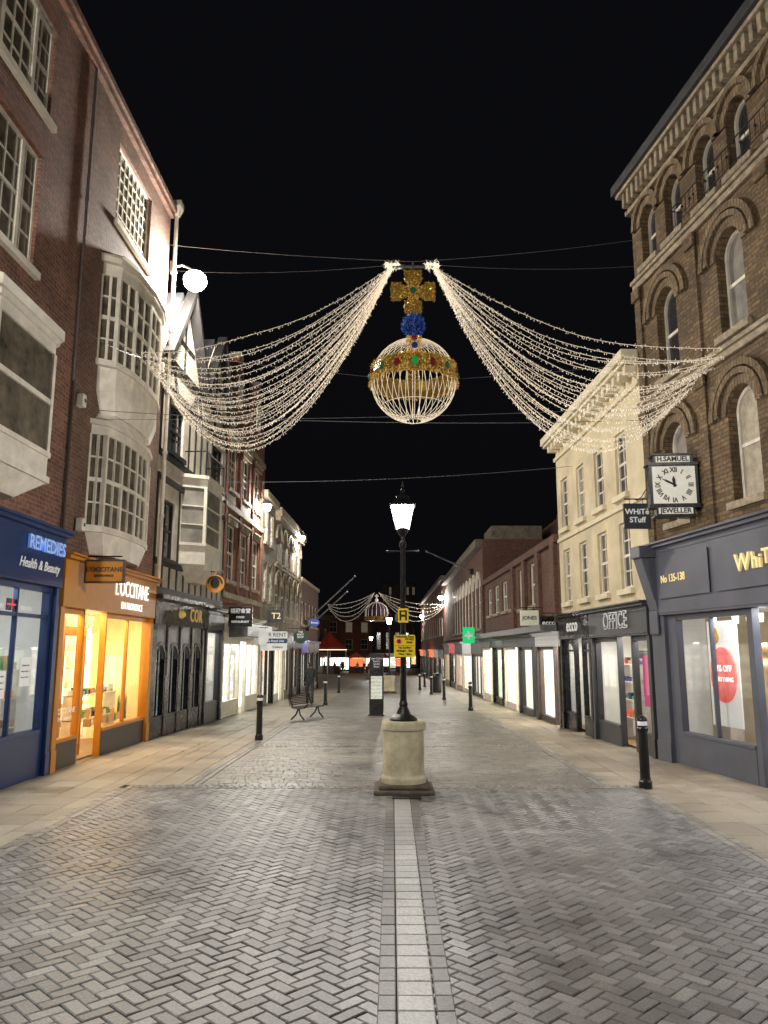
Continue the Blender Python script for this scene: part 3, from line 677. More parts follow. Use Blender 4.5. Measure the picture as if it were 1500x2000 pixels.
# ---- left: stone arched building
B=Bld('stone_building',(-5.25,34.6),(-5.1,43.6),8.7,'pale stone commercial building with arched windows',z=gz(40))
for k in range(5):
    window(B,.45+k*1.75,3.9,1.0,1.8,2,2,gm=glass_choice(),arch=True,hood='stone'); window(B,.45+k*1.75,6.3,.95,1.5,2,2,gm=glass_choice(),arch=True,hood='stone')
B.wall(3.2,'stonebrick'); B.flatroof()
b=MB(); b.box(0,B.L,-.3,-.001,8.3,8.7); b.box(0,B.L,-.08,-.002,6.02,6.15)
for k in range(22): b.box(.1+k*.41,.25+k*.41,-.22,-.003,8.1,8.299)
B.part('cornice',b,['stone'])
for k,(d_,fr,fa) in enumerate((('d_bright','white','greenp'),('d_amber','greydk','black'),('d_white','black','greenp'))):
    shop(B,.03+k*3,2.97+k*3,2.4,3.15,fr,fa,d_,[(.25+k*3,1.7+k*3)],[(1.8+k*3,2.75+k*3)],stall=.4,depth=.9,inter='interiorl')
# ---- left far
B=Bld('brick_building',(-5.1,43.6),(-5.0,53),6.3,'low red brick shop building',z=gz(50))
for k in range(5): window(B,.5+k*1.8,3.9,1.0,1.3,2,2,gm=glass_choice())
B.wall(3.0,'brickC'); B.flatroof()
for k,d_ in enumerate(('d_white','d_amber','d_cool')): shop(B,.05+k*3.1,3.1+k*3.1,2.3,3.0,'black',('blueround','greydk','greydk')[k],d_,[(.3+k*3.1,2.9+k*3.1)],[],stall=.4,depth=.9,inter='interiorl')
b=MB(); b.slab([(0,6.3),(9.4,6.3),(9.4,6.5),(0,6.5)],-.1,-.002); B.part('cornice',b,['stone'])

# ---- right: big stock brick building
B=Bld('brick_building',(5.12,15.3),(6.66,4.3),11.75,'yellow stock brick Victorian building with arched windows and grey shopfront',depth=9)
for k in range(5):
    uc=1.2+k*2.15
    window(B,uc-.40,4.35,.80,1.85,1,2,arch=True,hood='voussoir',gm=('paneb','panelit','pane','paneb','pane')[k],sill='stone',ry=.1)
    window(B,uc-.38,7.15,.76,1.75,1,2,arch=True,hood='voussoir',gm=('pane','paneb','pane','pane','pane')[k],sill='stone',ry=.1)
    for q in (-.5,.5): window(B,uc+q-.3,9.75,.6,1.2,1,2,arch=True,hood='voussoir',gm='pane',sill='stone',ry=.1)
B.wall(3.9,'stock',rev=.3)
b=MB(); L=B.L
for z in (6.75,9.38): b.box(0,L,-.07,-.001,z,z+.12); b.box(0,L,-.12,-.002,z+.122,z+.2)
B.part('string_course',b,['stone'],bevel=.01)
for k in range(6):
    x=.02+k*2.15
    if x+.24<L:
        b=MB(); b.box(x,x+.24,-.05,-.0015,4.0,6.748); b.box(x,x+.24,-.05,-.0015,6.97,9.378); b.box(x-.04,x+.28,-.1,-.0512,6.5,6.74); b.box(x-.04,x+.28,-.1,-.0512,9.13,9.37)
        B.part('brick_pilaster',b,['stock'])
for k in range(5):
    uc=1.2+k*2.15
    for (zc,r_) in ((6.2-.42,.72),(8.9-.40,.70)): b=MB(); b.arch(uc,zc,r_,r_+.12,-.085,-.001,n=16); B.part('arch_moulding',b,['voussoir'])
    if k<4: 
        b=MB(); x=uc+1.075; b.arch(x,8.6,.0,.14,-.03,-.001); b.box(x-.14,x+.14,-.03,-.0012,8.1,8.598); B.part('blind_panel',b,['voussoir'])
b=MB(); b.box(-.06,L,-.09,-.001,11.15,11.25); b.box(-.16,L,-.26,.3,11.58,11.66); b.box(-.2,L,-.34,.3,11.662,11.86,1)
k=0
while .02+k*.21<L: x=.02+k*.21; b.box(x,x+.10,-.20,-.002,11.27,11.578); k+=1
b.box(-.08,-.001,-.1,9,11.15,11.25); b.box(-.2,-.002,.3,9,11.62,11.86,1)
B.part('cornice',b,['stone','slate'],bevel=.008)
b=MB(); b.slab([(0,11.861),(L,11.861),(L,13.0),(2.6,13.0)],1.0,8.8); B.part('roof',b,['slate'])
b=MB()
u=2.05
while u<L-.2:
    b.tube([(u,-.24,9.62),(u,-.24,10.02)],.006,4)
    if int(u*10)%2==0: b.lathe([(.001,-.04),(.03,0),(.001,.04)],u,-.24,6,0,9.85)
    u+=.13
b.tube([(2.0,-.24,10.02),(L-.1,-.24,10.02)],.012,5); b.tube([(2.0,-.24,9.64),(L-.1,-.24,9.64)],.009,5); b.tube([(2.0,-.24,10.02),(2.0,0,10.02)],.012,5)
B.part('balcony_railing',b,['iron'])
o1=shop(B,.02,L-.05,2.65,4.02,'grey','grey','d_store',[(.85,3.05),(4.4,7.0),(7.2,10.2)],[(3.2,4.2)],stall=.58,depth=2.4,light=170,lc=(.97,.98,1),pil=.5)
b=MB(); b.box(.55,2.3,-.165,-.151,2.95,3.72); b.obj('fascia_panel',['grey'],o1,bevel=.02)
b=MB(); b.box(2.5,6.9,-.165,-.151,2.95,3.72); b.obj('fascia_panel',['grey'],o1,bevel=.02)
b=MB(); x=.06; b.loft([(x,-.14),(x+.34,-.14),(x+.34,-.11),(x,-.11)],2.75,[(x,-.42),(x+.34,-.42),(x+.34,-.11),(x,-.11)],3.75); b.box(x-.03,x+.37,-.46,-.13,3.752,3.98); b.box(x,x+.34,-.16,-.117,2.3,2.74)
b.obj('console_bracket',['grey'],o1,bevel=.015)
text(o1,'No 135-138',.20,(1.1,-.175,3.3),'goldlit',.004,.002,sx=.9)
ux=3.14
for chh,sz,dz in (('W',.38,0),('h',.35,0),('i',.30,-.02),('T',.32,.03),('e',.30,-.03),(' ',0,0),('S',.37,0),('T',.38,.02),('u',.32,-.03),('f',.37,0),('f',.34,.02)):
    if chh==' ': ux+=.18; continue
    t=text(o1,chh,sz,(ux,-.19,3.33+dz),'goldlit',.02,.005,'LEFT'); xsv=[v.co.x for v in t.data.vertices]; ux+=max(xsv)+.03
b=MB(); b.box(1.45,2.35,.22,.24,.75,2.5,0)
b.slab([(1.9+.38*math.cos(2*PI*k/28),1.6+.46*math.sin(2*PI*k/28)) for k in range(28)],.19,.215,1); b.slab([(1.7+.12*math.cos(2*PI*k/20),2.25+.14*math.sin(2*PI*k/20)) for k in range(20)],.20,.215,2)
b.obj('sale_poster',['poster','coral',GC[5]],o1)
text(o1,'30% OFF',.15,(1.92,.18,1.70),'postlet',.003,.003); text(o1,'EVERYTHING',.105,(1.92,.18,1.52),'postlet',.003,.002)
goods(o1,.95,1.38,.7,[.8,1.15,1.5,1.85],GC,.12,.2,support='white')
goods(o1,2.4,3.0,.9,[.7,1.1,1.5,1.9],GC,.14,.3,support='white')
goods(o1,.8,3.1,1.9,[.6,1.0,1.4,1.8],GC,.14,.3,support='greydk')
def figure(o,x,y,z,cm):
    b=MB(); pr=[(.09,.0),(.12,.3),(.17,.75),(.15,.95),(.12,1.05),(.17,1.3),(.16,1.42),(.05,1.47),(.045,1.55),(.08,1.6),(.09,1.7),(.06,1.78),(.01,1.8)]
    b.lathe([(r,zz*.85) for r,zz in pr],x,y,12,0,z); b.tube([(x-.17,y,z+1.15),(x-.24,y+.02,z+.9),(x-.2,y-.05,z+.65)],[.05,.04,.03],6,0); b.tube([(x+.17,y,z+1.15),(x+.25,y+.02,z+.9),(x+.2,y-.05,z+.65)],[.05,.04,.03],6,0)
    b.obj('mannequin',[cm],o,smooth=True)
figure(o1,2.75,.45,.6,GC[3]); figure(o1,2.48,.6,.6,GC[1]); figure(o1,5.3,.5,.6,GC[4]); figure(o1,5.9,.5,.6,GC[2])
for x in (1.2,1.9,2.6): 
    for y in (.5,1.2): b=MB(); b.lathe([(.05,-.14),(.06,0)],x,y,8,0,2.6); b.obj('spotlight',['whitel'],o1)

# ---- right: cream building
B=Bld('rendered_building',(4.78,22.1),(5.10,15.32),8.15,'cream rendered building with modillion cornice and black shopfronts',depth=8)
for k,uc in enumerate((.75,2.3,3.85,5.4)):
    window(B,uc-.34,3.3,.68,1.45,2,4,gm=('paneb','pane','panewarm','pane')[k],sill='creamtrim'); window(B,uc-.34,5.35,.68,1.4,2,4,gm=('pane','paneb','pane','pane')[k],sill='creamtrim')
B.wall(2.8,'cream')
b=MB(); L=B.L; b.box(-.05,L,-.06,-.001,7.4,7.5); b.box(-.28,L,-.3,.2,7.86,7.94); b.box(-.32,L,-.36,.2,7.942,8.15); b.box(-.32,-.001,.2,8,7.86,8.15)
k=0
while k*.36<L-.2: b.box(k*.36,k*.36+.16,-.24,-.001,7.66,7.858); k+=1
b.box(0,L,-.05,-.001,5.02,5.12)
B.part('cornice',b,['creamtrim'],bevel=.01)
b=MB(); b.box(0,L,.3,7.9,8.0,8.1); B.part('roof',b,['slate'])
o1=shop(B,.05,2.85,2.3,2.98,'black','black','d_dim',[(.25,1.15),(1.95,2.65)],[(1.2,1.9)],stall=.4,depth=1.3,light=30,transom=2.0)
text(o1,'ecco',.48,(1.55,-.165,2.64),'whitelet',.012,.002,sp=1.15)
for (a,c) in ((.25,1.15),(1.95,2.65)):
    b=MB(); b.spandrel(a,c,2.2-(c-a)/2,2.22,-.012,.02); b.obj('window_arch',['black'],o1)
o2=shop(B,2.9,L-.05,2.3,2.98,'greydk','greydk','d_store',[(3.1,4.6),(5.6,L-.2)],[(4.65,5.5)],stall=.4,depth=1.6,light=60)
text(o2,'OFFICE',.5,(4.9,-.16,2.63),'whitelet',.012,.010); text(o2,'OFFICE',.5,(4.9,-.176,2.63),'greydk',.003,-.006)
goods(o2,3.2,4.5,.6,[.5,.9,1.3,1.7],GC,.2,.15,support='white')
goods(o2,5.7,6.5,.6,[.5,.9,1.3,1.7],GC,.2,.15,support='white')
b=MB(); b.box(5.9,6.4,.05,.07,.9,1.9); b.obj('sale_poster',['magenta'],o2)

# ---- right: modern brick block
B=Bld('brick_building',(4.45,38),(4.76,22.12),5.5,'two storey modern dark brick building with bright shops',z=gz(34))
for uu in (9.5,11.6): window(B,uu,3.7,.9,1.4,2,1,gm='pane',sill='stone')
for uu in (1.5,3.6,5.7,7.6): window(B,uu,3.8,1.2,1.2,2,1,gm='pane',sill='stone')
B.wall(2.95,'brickC'); B.flatroof()
b=MB(); b.box(0,B.L,-.12,-.001,5.3,5.52); B.part('parapet',b,['brickC'])
for x in (0,8.4,10.7,13.0,15.2): b=MB(); b.box(x,x+.5,-.12,-.002,3.0,5.298); B.part('brick_pier',b,['brickC'])
b=MB(); b.box(0,B.L,-.6,-.132,2.78,2.95); B.part('canopy',b,['lead'])
shops=[('white','lead','d_bright'),('black','greydk','d_green'),('white','lead','d_bright'),('greydk','greydk','d_white'),('brownp','wsign','d_bright')]
w=B.L/5
for k,(fr,fa,dd) in enumerate(shops):
    shop(B,.02+k*w,w-.02+k*w,2.35,2.76,fr,fa,dd,[(.2+k*w,w*.66+k*w)],[(w*.68+k*w,w*.94+k*w)],stall=.3,depth=.8,inter='interiorl',light=70 if k in(0,2,4) else 20,lc=(1,.9,.72))
# ---- right: arched white window block
B=Bld('brick_building',(4.2,62),(4.45,38.02),7.9,'brown brick building with tall white pointed arch windows',z=gz(55))
for k in range(9): 
    uu=B.L-2.2-k*1.75
    if uu>0: window(B,uu,3.6,1.1,2.6,2,3,arch=True,hood='white',gm='paneb')
B.wall(3.0,'brickC'); B.flatroof()
b=MB(); b.box(0,B.L,-.35,-.001,7.5,7.9); b.box(0,B.L,-.12,-.002,3.2,3.35); b.box(B.L-3,B.L-.2,.5,3,7.9,8.6)
B.part('cornice',b,['stonedk'])
w=B.L/5
for k,dd in enumerate(('d_amber','d_white','d_pink','d_bright','d_white')):
    shop(B,.02+k*w,w-.02+k*w,2.3,3.0,('white','black','white','white','greydk')[k],('lead','coral','lead','wsign','lead')[k],dd,[(.3+k*w,w-.3+k*w)],[],stall=.35,depth=.8,inter='interiorl',light=40 if k in (1,3,4) else 0,lc=(1,.92,.78))
# right far
B=Bld('brick_building',(3.7,100),(4.2,62.02),8.8,'long red brick terrace of shops at the end of the street',z=gz(85))
for k in range(12): window(B,1.2+k*3,4.2,1.4,1.6,2,2,gm=R.choice(['pane','paneb','panelit'])); window(B,1.2+k*3,6.6,1.4,1.3,2,2)
B.wall(3.0,'brickD'); B.flatroof()
b=MB(); b.box(0,B.L,-.3,-.001,8.5,8.8); B.part('cornice',b,['stone'])
for k in range(6): shop(B,.02+k*6.3,6.2+k*6.3,2.3,3.0,'black',('redl','wsign','greenp','redl','wsign','greydk')[k],('d_amber','d_bright','d_white','d_pink','d_amber','d_bright')[k],[(.3+k*6.3,5.9+k*6.3)],[],stall=.3,depth=.8,inter='interiorl')
def farblock(name,p0,p1,H,m,label,cols,rows,z,cat='building',depth=10):
    B=Bld(name,p0,p1,H,label,depth=depth,z=z,cat=cat)
    cw=B.L/cols; rh=(H-3.6)/rows
    for i in range(cols):
        for j in range(rows): window(B,cw*(i+.28),3.7+rh*j,cw*.44,rh*.6,2,2,gm=R.choice(['pane','pane','panelit','paneb']))
    B.wall(3.0,m); B.flatroof()
    b=MB(); b.box(0,B.L,-.25,-.001,H-.3,H); B.part('cornice',b,['stonedk'])
    n=max(1,int(B.L/4)); w=B.L/n
    for k in range(n): shop(B,.02+k*w,w-.02+k*w,2.4,3.0,'black',R.choice(['greydk','lead','wsign','redl']),R.choice(['d_amber','d_bright','d_pink','d_white']),[(.3+k*w,w-.3+k*w)],[],stall=.3,depth=1.0,inter='interiorl')
farblock('brick_building',(-22,128),(-3.5,140),9.5,'brickD','dark red brick block closing the end of the street',7,2,-1.5)
farblock('brick_building',(-3.4,150),(3.7,150),9,'brickC','red brick shop building across the end of the street',4,1,-1.5)
farblock('concrete_building',(-2.5,190),(6,190),20,'stonebrick','tall pale flat roofed block beyond the shops',6,5,-1.5)
farblock('brick_building',(-13,100),(-9.5,118),8,'brickC','brick shop building beyond the square',5,1,-1.2)
B=Bld('brick_building',(8,43),(8,30),8.3,'taller brick building with chimney behind the shops',depth=6,z=0); B.wall(0,'brickC'); B.flatroof()
b=MB(); b.box(1,1.9,1,1.8,8.2,9.3); b.lathe([(.12,0),(.1,.4)],1.3,1.4,8,0,9.3); b.lathe([(.12,0),(.1,.4)],1.65,1.4,8,0,9.3); B.part('chimney',b,['brickC'])

# ---------------------------------------------------------------- lamps
def plight(name,parent,loc,e,r,c=(1,.95,.86)):
    l=bpy.data.lights.new(name,'POINT'); l.energy=e; l.shadow_soft_size=r; l.color=c
    return link(name,l,parent,loc)
def lamppost(x,y,z,en,label='black lamp post with lit glass lantern on a stone drum'):
    e=thing('street_lamp',(x,y,z),label,'street lamp',group='lantern lamp posts along the street centre')
    b=MB(); b.box(-.43,.43,-.43,.43,0,.06); b.box(-.36,.36,-.36,.36,.062,.12); b.obj('plinth',['plinth'],e,bevel=.02)
    b=MB(); b.lathe([(.325,.122),(.33,.18),(.328,.20),(.305,.225),(.300,.24),(.298,.84),(.302,.85),(.322,.865),(.325,.88),(.325,.95),(.315,.975),(.30,.985),(.02,.987)],0,0,64); b.obj('stone_drum',['conc'],e)
    b=MB()
    b.lathe([(.20,.98),(.205,1.01),(.17,1.04),(.11,1.08),(.08,1.15),(.06,1.19),(.07,1.22),(.05,1.27),(.045,2.0),(.058,2.02),(.058,2.06),(.042,2.09),(.036,3.55),(.055,3.57),(.055,3.62),(.034,3.66),(.03,3.72),(.085,3.80),(.10,3.84)],0,0,20); b.tube([(-.24,0,3.5),(.24,0,3.5)],.011,6); b.sphere((-.24,0,3.5),.018,5); b.sphere((.24,0,3.5),.018,5)
    b.obj('post',['iron'],e)
    sq=lambda r:[(-r,-r),(r,-r),(r,r),(-r,r)]
    g=MB(); g.loft(sq(.10),3.845,sq(.175),4.20,cap=False); g.obj('lantern_glass',['lens'],e)
    b=MB()
    for sx in (-1,1):
        for sy in (-1,1): b.tube([(sx*.102,sy*.102,3.84),(sx*.178,sy*.178,4.21)],.006,4)
    for r,z in ((.104,3.845),(.18,4.20)): b.tube([(-r,-r,z),(r,-r,z),(r,r,z),(-r,r,z)],.008,4,closed=True)
    b.loft(sq(.195),4.205,sq(.09),4.31); b.loft(sq(.09),4.311,sq(.10),4.35); b.loft(sq(.07),4.351,sq(.03),4.42); b.lathe([(.02,4.42),(.035,4.46),(.015,4.49),(.022,4.52),(.002,4.6)],0,0,8)
    b.obj('lantern_cap',['iron'],e)
    plight('lamp_light',e,(0,0,4.04),en,.07,(1,.97,.92))
    return e
LP=lamppost(.17,11.85,0,1250)
lamppost(-.15,45,gz(45),800,'distant black lamp post with lit lantern')
lamppost(-2.1,80,gz(80),900,'distant black lamp post with lit lantern')
def walllamp(x,y,z,side,en,r=.13,m='lens',label='lit lamp on a short bracket fixed high on the facade',arm=.32):
    e=thing('wall_lamp',(x,y,z),label,'street lamp',group='lamps on facade brackets')
    s=side
    b=MB(); b.tube([(-s*arm,0,.25),(-s*arm*.6,0,.32),(0,0,.16)],.03,6); b.box(-s*(arm+.05),-s*arm,-.1,.1,.1,.4); b.obj('bracket',['lead'],e)
    b=MB(); b.lathe([(.2,.0),(.21,.05),(.15,.14),(.05,.19),(.01,.2)],0,0,16); b.obj('lamp_hood',['lead'],e)
    g=MB(); g.sphere((0,0,-.12),r*1.5,8,0,.9); g.obj('lens',[m],e,smooth=True)
    plight('lamp_light',e,(0,0,-.12),en,r,(1,.95,.85))
walllamp(-5.08,18.75,11.55,1,8500,.20,'floodlens',arm=.6)
walllamp(-4.95,30.3,7.7,1,2000,.11)
walllamp(-4.8,41,8.0,1,2200,.12)
walllamp(3.85,61.5,6.2,-1,2600,.14)
walllamp(3.6,95,6.2,-1,3500,.16)
walllamp(-5.3,1.5,9.0,1,7500,.14); walllamp(6.7,1.0,9.0,-1,1800,.14)  # unseen lamps behind the camera, added to fill near ground and facades

# ---------------------------------------------------------------- signs
def panelsign(name,loc,w,h,m,label,texts,rot=0,cat='sign',thick=.02):
    e=thing(name,loc,label,cat,rot)
    b=MB(); r=min(w,h)*.08; pts=[]
    for cx,cz,a0 in ((w/2-r,h/2-r,0),(-w/2+r,h/2-r,90),(-w/2+r,-h/2+r,180),(w/2-r,-h/2+r,270)):
        for k in range(4): a=math.radians(a0+k*30); pts.append((cx+r*math.cos(a),cz+r*math.sin(a)))
    b.slab(pts,0,thick); b.obj('board',[m],e)
    for (t,s,x,z,mm) in texts: text(e,t,s,(x,-.006,z),mm,.003,.001)
    return e
e=panelsign('waiting_sign',(.17,11.77,2.52),.16,.21,'yelsign','small yellow sign with black symbol fixed to the lamp post',[])
b=MB(); b.box(-.055,-.03,-.006,-.001,-.075,.075); b.box(.03,.055,-.006,-.001,-.075,.075); b.box(-.029,.029,-.006,-.001,-.02,.012); b.box(-.029,.029,-.006,-.001,.055,.075); b.obj('symbol',['blklet'],e)
e=panelsign('pedestrian_zone_sign',(.19,11.76,2.07),.36,.37,'yelsign','yellow pedestrian zone sign with black lettering on the lamp post',[('Pedestrian Zone',.047,0,.155,'blklet'),('At any\ntime',.055,.08,.09,'blklet'),('No loading',.047,0,-.03,'blklet'),('Midnight - 4am',.045,0,-.082,'blklet'),('10am - 5pm',.045,0,-.135,'blklet')])
e.scale=(.88,1,.88)
b=MB(); b.slab([(-.095+.05*math.cos(2*PI*k/20),.075+.05*math.sin(2*PI*k/20)) for k in range(20)],-.006,-.001); b.obj('roundel',['coral'],e)
b=MB(); b.slab([(-.095+.034*math.cos(2*PI*k/20),.075+.034*math.sin(2*PI*k/20)) for k in range(20)],-.009,-.0062); b.obj('roundel_centre',['greydk'],e)
b=MB(); b.box(-.17,.17,-.004,-.001,.001,.005); b.obj('divider',['blklet'],e)
e=thing('drain_grate',(.2,11.2,.012),'cast iron drain grate set in the paving','drain')
b=MB(); b.box(-.2,.2,-.08,-.06,0,.008); b.box(-.2,.2,.06,.08,0,.008)
for k in range(11): b.box(-.2+k*.038,-.18+k*.038,-.06,.06,0,.008)
b.obj('grate',['iron'],e)

def hanging(name,loc,w,h,bm,label,texts,side,rnd=False,wall=.25,scroll=True,rot=0):
    e=thing(name,loc,label,'sign',rot)
    b=MB()
    if rnd: b.slab([(w/2*math.cos(2*PI*k/28),h/2*math.sin(2*PI*k/28)) for k in range(28)],-.03,.03)
    else: b.box(-w/2,w/2,-.03,.03,-h/2,h/2)
    b.obj('board',[bm],e,bevel=.005)
    f=MB(); x=side*(w/2+wall)
    f.tube([(-side*w/2*.9,0,h/2+.09),(x,0,h/2+.09)],.014,6); f.tube([(-w/4,0,h/2),(-w/4,0,h/2+.09)],.006,4); f.tube([(w/4,0,h/2),(w/4,0,h/2+.09)],.006,4)
    if scroll: f.tube([(x,0,h/2+.3)]+[(x-side*(wall+w*.6)*t,0,h/2+.3-.2*t+.08*math.sin(t*PI*2)) for t in (.2,.4,.6,.8,1)],.01,5)
    f.obj('bracket',['iron'],e)
    for (t,s,dx,dz,mm) in texts: text(e,t,s,(dx,-.036,dz),mm,.003,.003)
    return e
hanging('hanging_sign',(4.78,15.0,4.58),.52,.5,'greydk','dark grey hanging shop sign on scrolled iron bracket',[('WHiTe',.15,0,.08,'whitelet'),('STuff',.15,0,-.08,'whitelet')],1,wall=.1)
e=hanging('hanging_sign',(-5.15,13.9,3.40),.66,.36,'yellow','yellow projecting shop sign in dark frame above the entrance',[("L'OCCITANE",.115,0,.03,'brownp'),("EN PROVENCE",.05,0,-.08,'brownp')],-1,scroll=False,wall=.1)
b=MB(); b.box(-.36,.36,-.04,.04,.181,.21); b.box(-.36,.36,-.04,.04,-.21,-.181); b.box(-.36,-.331,-.039,.039,-.18,.18); b.box(.331,.36,-.039,.039,-.18,.18); b.obj('frame',['brownp'],e)
e=hanging('hanging_sign',(-4.95,21.8,3.85),.5,.5,'orange','round orange hanging sign with dark face emblem',[],-1,rnd=True)
b=MB(); b.slab([(.13*math.cos(2*PI*k/20),.02+.15*math.sin(2*PI*k/20)) for k in range(20)],-.045,-.031); b.obj('emblem',['blklet'],e); b=MB(); b.arch(0,0,.17,.22,-.045,-.031); b.obj('emblem_band',['blklet'],e)
hanging('hanging_sign',(-4.75,24.6,3.05),.75,.62,'black','black projecting restaurant sign with pale characters',[('福國食堂',.16,0,.17,'whitelet'),('FOOD',.09,0,-.02,'whitelet'),('RESTAURANT',.09,0,-.16,'whitelet')],-1,scroll=False)
hanging('hanging_sign',(-4.55,27.5,2.45),.5,.5,'wsign','small round white projecting sign',[],-1,rnd=True,scroll=False)
hanging('hanging_sign',(-4.6,31.2,3.35),.62,.5,'greydk','dark projecting sign with lit yellow lettering',[('T2',.34,0,0,'goldlit')],-1,scroll=False)
e=panelsign('to_let_board',(-4.35,29.0,2.35),1.0,.7,'wsign','white and navy letting agent board fixed above a shop',[('FOR RENT',.2,0,.22,'blklet'),('Prime Retail Unit',.11,0,-.0,'whitelet'),('Colliers',.12,.15,-.22,'blklet')])
b=MB(); b.box(-.5,.5,-.004,-.001,-.08,.09); b.obj('colour_band',['blue'],e)
b=MB(); b.box(-1.2,-.5,.0,.04,.2,.24); b.obj('bracket',['iron'],e)
hanging('hanging_sign',(-4.35,37.5,2.65),.62,.62,'greenp','round dark green projecting shop sign',[('THE\nBODY\nSHOP',.12,0,.1,'whitelet')],-1,rnd=True,scroll=False)
hanging('hanging_sign',(-4.35,44.2,3.55),.55,.42,'blueround','blue oval projecting shop sign with pale lettering',[('Boots',.17,0,0,'whitelet')],-1,rnd=True,scroll=False)
hanging('hanging_sign',(4.2,24.0,2.98),.56,.46,'csign','cream projecting shop sign with olive lettering',[('JONES',.155,0,0,'brownp')],1,scroll=False,wall=.1)
hanging('hanging_sign',(4.48,22.5,2.78),.50,.38,'black','black projecting shop sign with white lettering',[('ecco',.2,0,0,'whitelet')],1,scroll=False,wall=.03)
e=thing('pharmacy_cross_sign',(3.55,36.5,2.7),'green illuminated pharmacy cross sign projecting from a facade','sign')
b=MB(); b.box(-.27,.27,-.04,.04,-.36,.36); b.obj('board',['greenl'],e); b=MB(); b.box(-.06,.06,-.05,-.041,-.18,.18); b.box(-.18,-.061,-.05,-.041,-.06,.06); b.box(.061,.18,-.05,-.041,-.06,.06); b.obj('cross',['wsign'],e)
b=MB(); b.tube([(.27,0,0),(.9,0,0)],.03,5); b.obj('bracket',['iron'],e)

# ---- clock
e=thing('wall_clock',(4.94,13.45,4.85),'square black and white jeweller clock projecting from the brick facade','clock',math.radians(-4))
b=MB(); w,h=.41,.53
b.slab([(-w,-.36),(-w,.36),(-.32,.36),(-.32,h),(.32,h),(.32,.36),(w,.36),(w,-.36),(.32,-.36),(.32,-h),(-.32,-h),(-.32,-.36)],-.11,.11)
b.slab([(-w-.03,.36),(w+.03,.36),(w+.03,.395),(-w-.03,.395)],-.13,.13); b.slab([(-w-.03,-.395),(w+.03,-.395),(w+.03,-.36),(-w-.03,-.36)],-.13,.13); b.box(-.36,.36,-.13,.13,h,h+.035); b.box(-.36,.36,-.13,.13,-h-.035,-h); b.box(w,.62,-.05,.05,-.05,.05); b.box(w,.62,-.05,.05,.2,.26)
b.obj('clock_case',['black'],e,bevel=.006)
b=MB(); b.box(-.365,.365,-.118,-.111,-.33,.33); b.box(-.29,.29,-.118,-.111,.405,.515); b.box(-.29,.29,-.118,-.111,-.515,-.405); b.obj('clock_dial',['clockface'],e)
text(e,'H.SAMUEL',.12,(0,-.121,.46),'blklet',.002,.003); text(e,'JEWELLER',.12,(0,-.121,-.46),'blklet',.002,.003)
NUM=['XII','I','II','III','IIII','V','VI','VII','VIII','IX','X','XI']
for k,nm in enumerate(NUM):
    a=2*PI*k/12; rr=.265; x=rr*math.sin(a)*1.05; z=rr*math.cos(a)
    t=text(e,nm,.12,(x,-.121,z),'blklet',.002,.003,name='numeral',sx=.85)
    t.rotation_euler=(Matrix.Rotation(a,3,'Y')@Matrix.Rotation(PI/2,3,'X')).to_euler()
b=MB()
for a,l,wd in ((math.radians(-4),.16,.02),(math.radians(-62),.24,.014)):
    c,s=math.cos(a),math.sin(a); P=[(-wd,-.04),(wd,-.04),(wd*1.3,l*.6),(0,l),(-wd*1.3,l*.6)]
    b.slab([(x*c+z*s,-x*s+z*c) for x,z in P],-.128,-.122)
b.obj('clock_hands',['blklet'],e)

# ---------------------------------------------------------------- christmas decoration
OX,OY,OZ=.42,14.0,7.0
e=thing('hanging_orb_decoration',(OX,OY,OZ),'gold and white wire royal orb decoration with jewelled band and cross','christmas decoration')
b=MB(); r=.80
for k in range(36):
    a=2*PI*k/36
    b.tube([(r*math.sin(t)*math.cos(a),r*math.sin(t)*math.sin(a),r*math.cos(t)) for t in [PI*q/18 for q in range(1,18)]],.0065,4)
for q in (2,4,13,16):
    t=PI*q/18; b.tube([(r*math.sin(t)*math.cos(2*PI*k/30),r*math.sin(t)*math.sin(2*PI*k/30),r*math.cos(t)) for k in range(30)],.006,4,closed=True)
b.obj('orb_frame',['orbwire'],e)
def tuft(b,p,n,s,nm=2):
    for _ in range(n):
        d1=Vector((R.gauss(0,1),R.gauss(0,1),R.gauss(0,1))).normalized()*s; d2=Vector((R.gauss(0,1),R.gauss(0,1),R.gauss(0,1))).normalized()*s*.4
        q=Vector(p); i=len(b.v); b.v+=[tuple(q-d2*.5),tuple(q+d2*.5),tuple(q+d1)]; b.f.append((i,i+1,i+2)); b.m.append(R.randrange(nm))
b=MB()
zb0,zb1=-.08,.27
N=48
for k in range(N):
    a0,a1=2*PI*k/N,2*PI*(k+1)/N
    for z0,z1 in ((zb0,(zb0+zb1)/2),((zb0+zb1)/2,zb1)):
        f=lambda z:math.sqrt(r*r-z*z)*1.01
        b.quad((f(z0)*math.cos(a0),f(z0)*math.sin(a0),z0),(f(z0)*math.cos(a1),f(z0)*math.sin(a1),z0),(f(z1)*math.cos(a1),f(z1)*math.sin(a1),z1),(f(z1)*math.cos(a0),f(z1)*math.sin(a0),z1),1)
for _ in range(6500):
    edge=R.random()<.35
    a=R.uniform(0,2*PI); z=R.choice([zb0,zb1]) +R.gauss(0,.012) if edge else R.uniform(zb0,zb1); f=math.sqrt(r*r-z*z)*(1.05 if edge else 1.02)
    tuft(b,(f*math.cos(a),f*math.sin(a),z),1,.042)
for half in (0,1):
    for _ in range(1300):
        t=R.uniform(.15,1.26); w_=R.uniform(-.13,.13); rr=r*1.02; y=(-1 if half==0 else 1)*rr*math.sin(t)
        tuft(b,(w_,y,rr*math.cos(t)),1,.035)
b.obj('gold_band',['tinsel','tinsel2'],e)
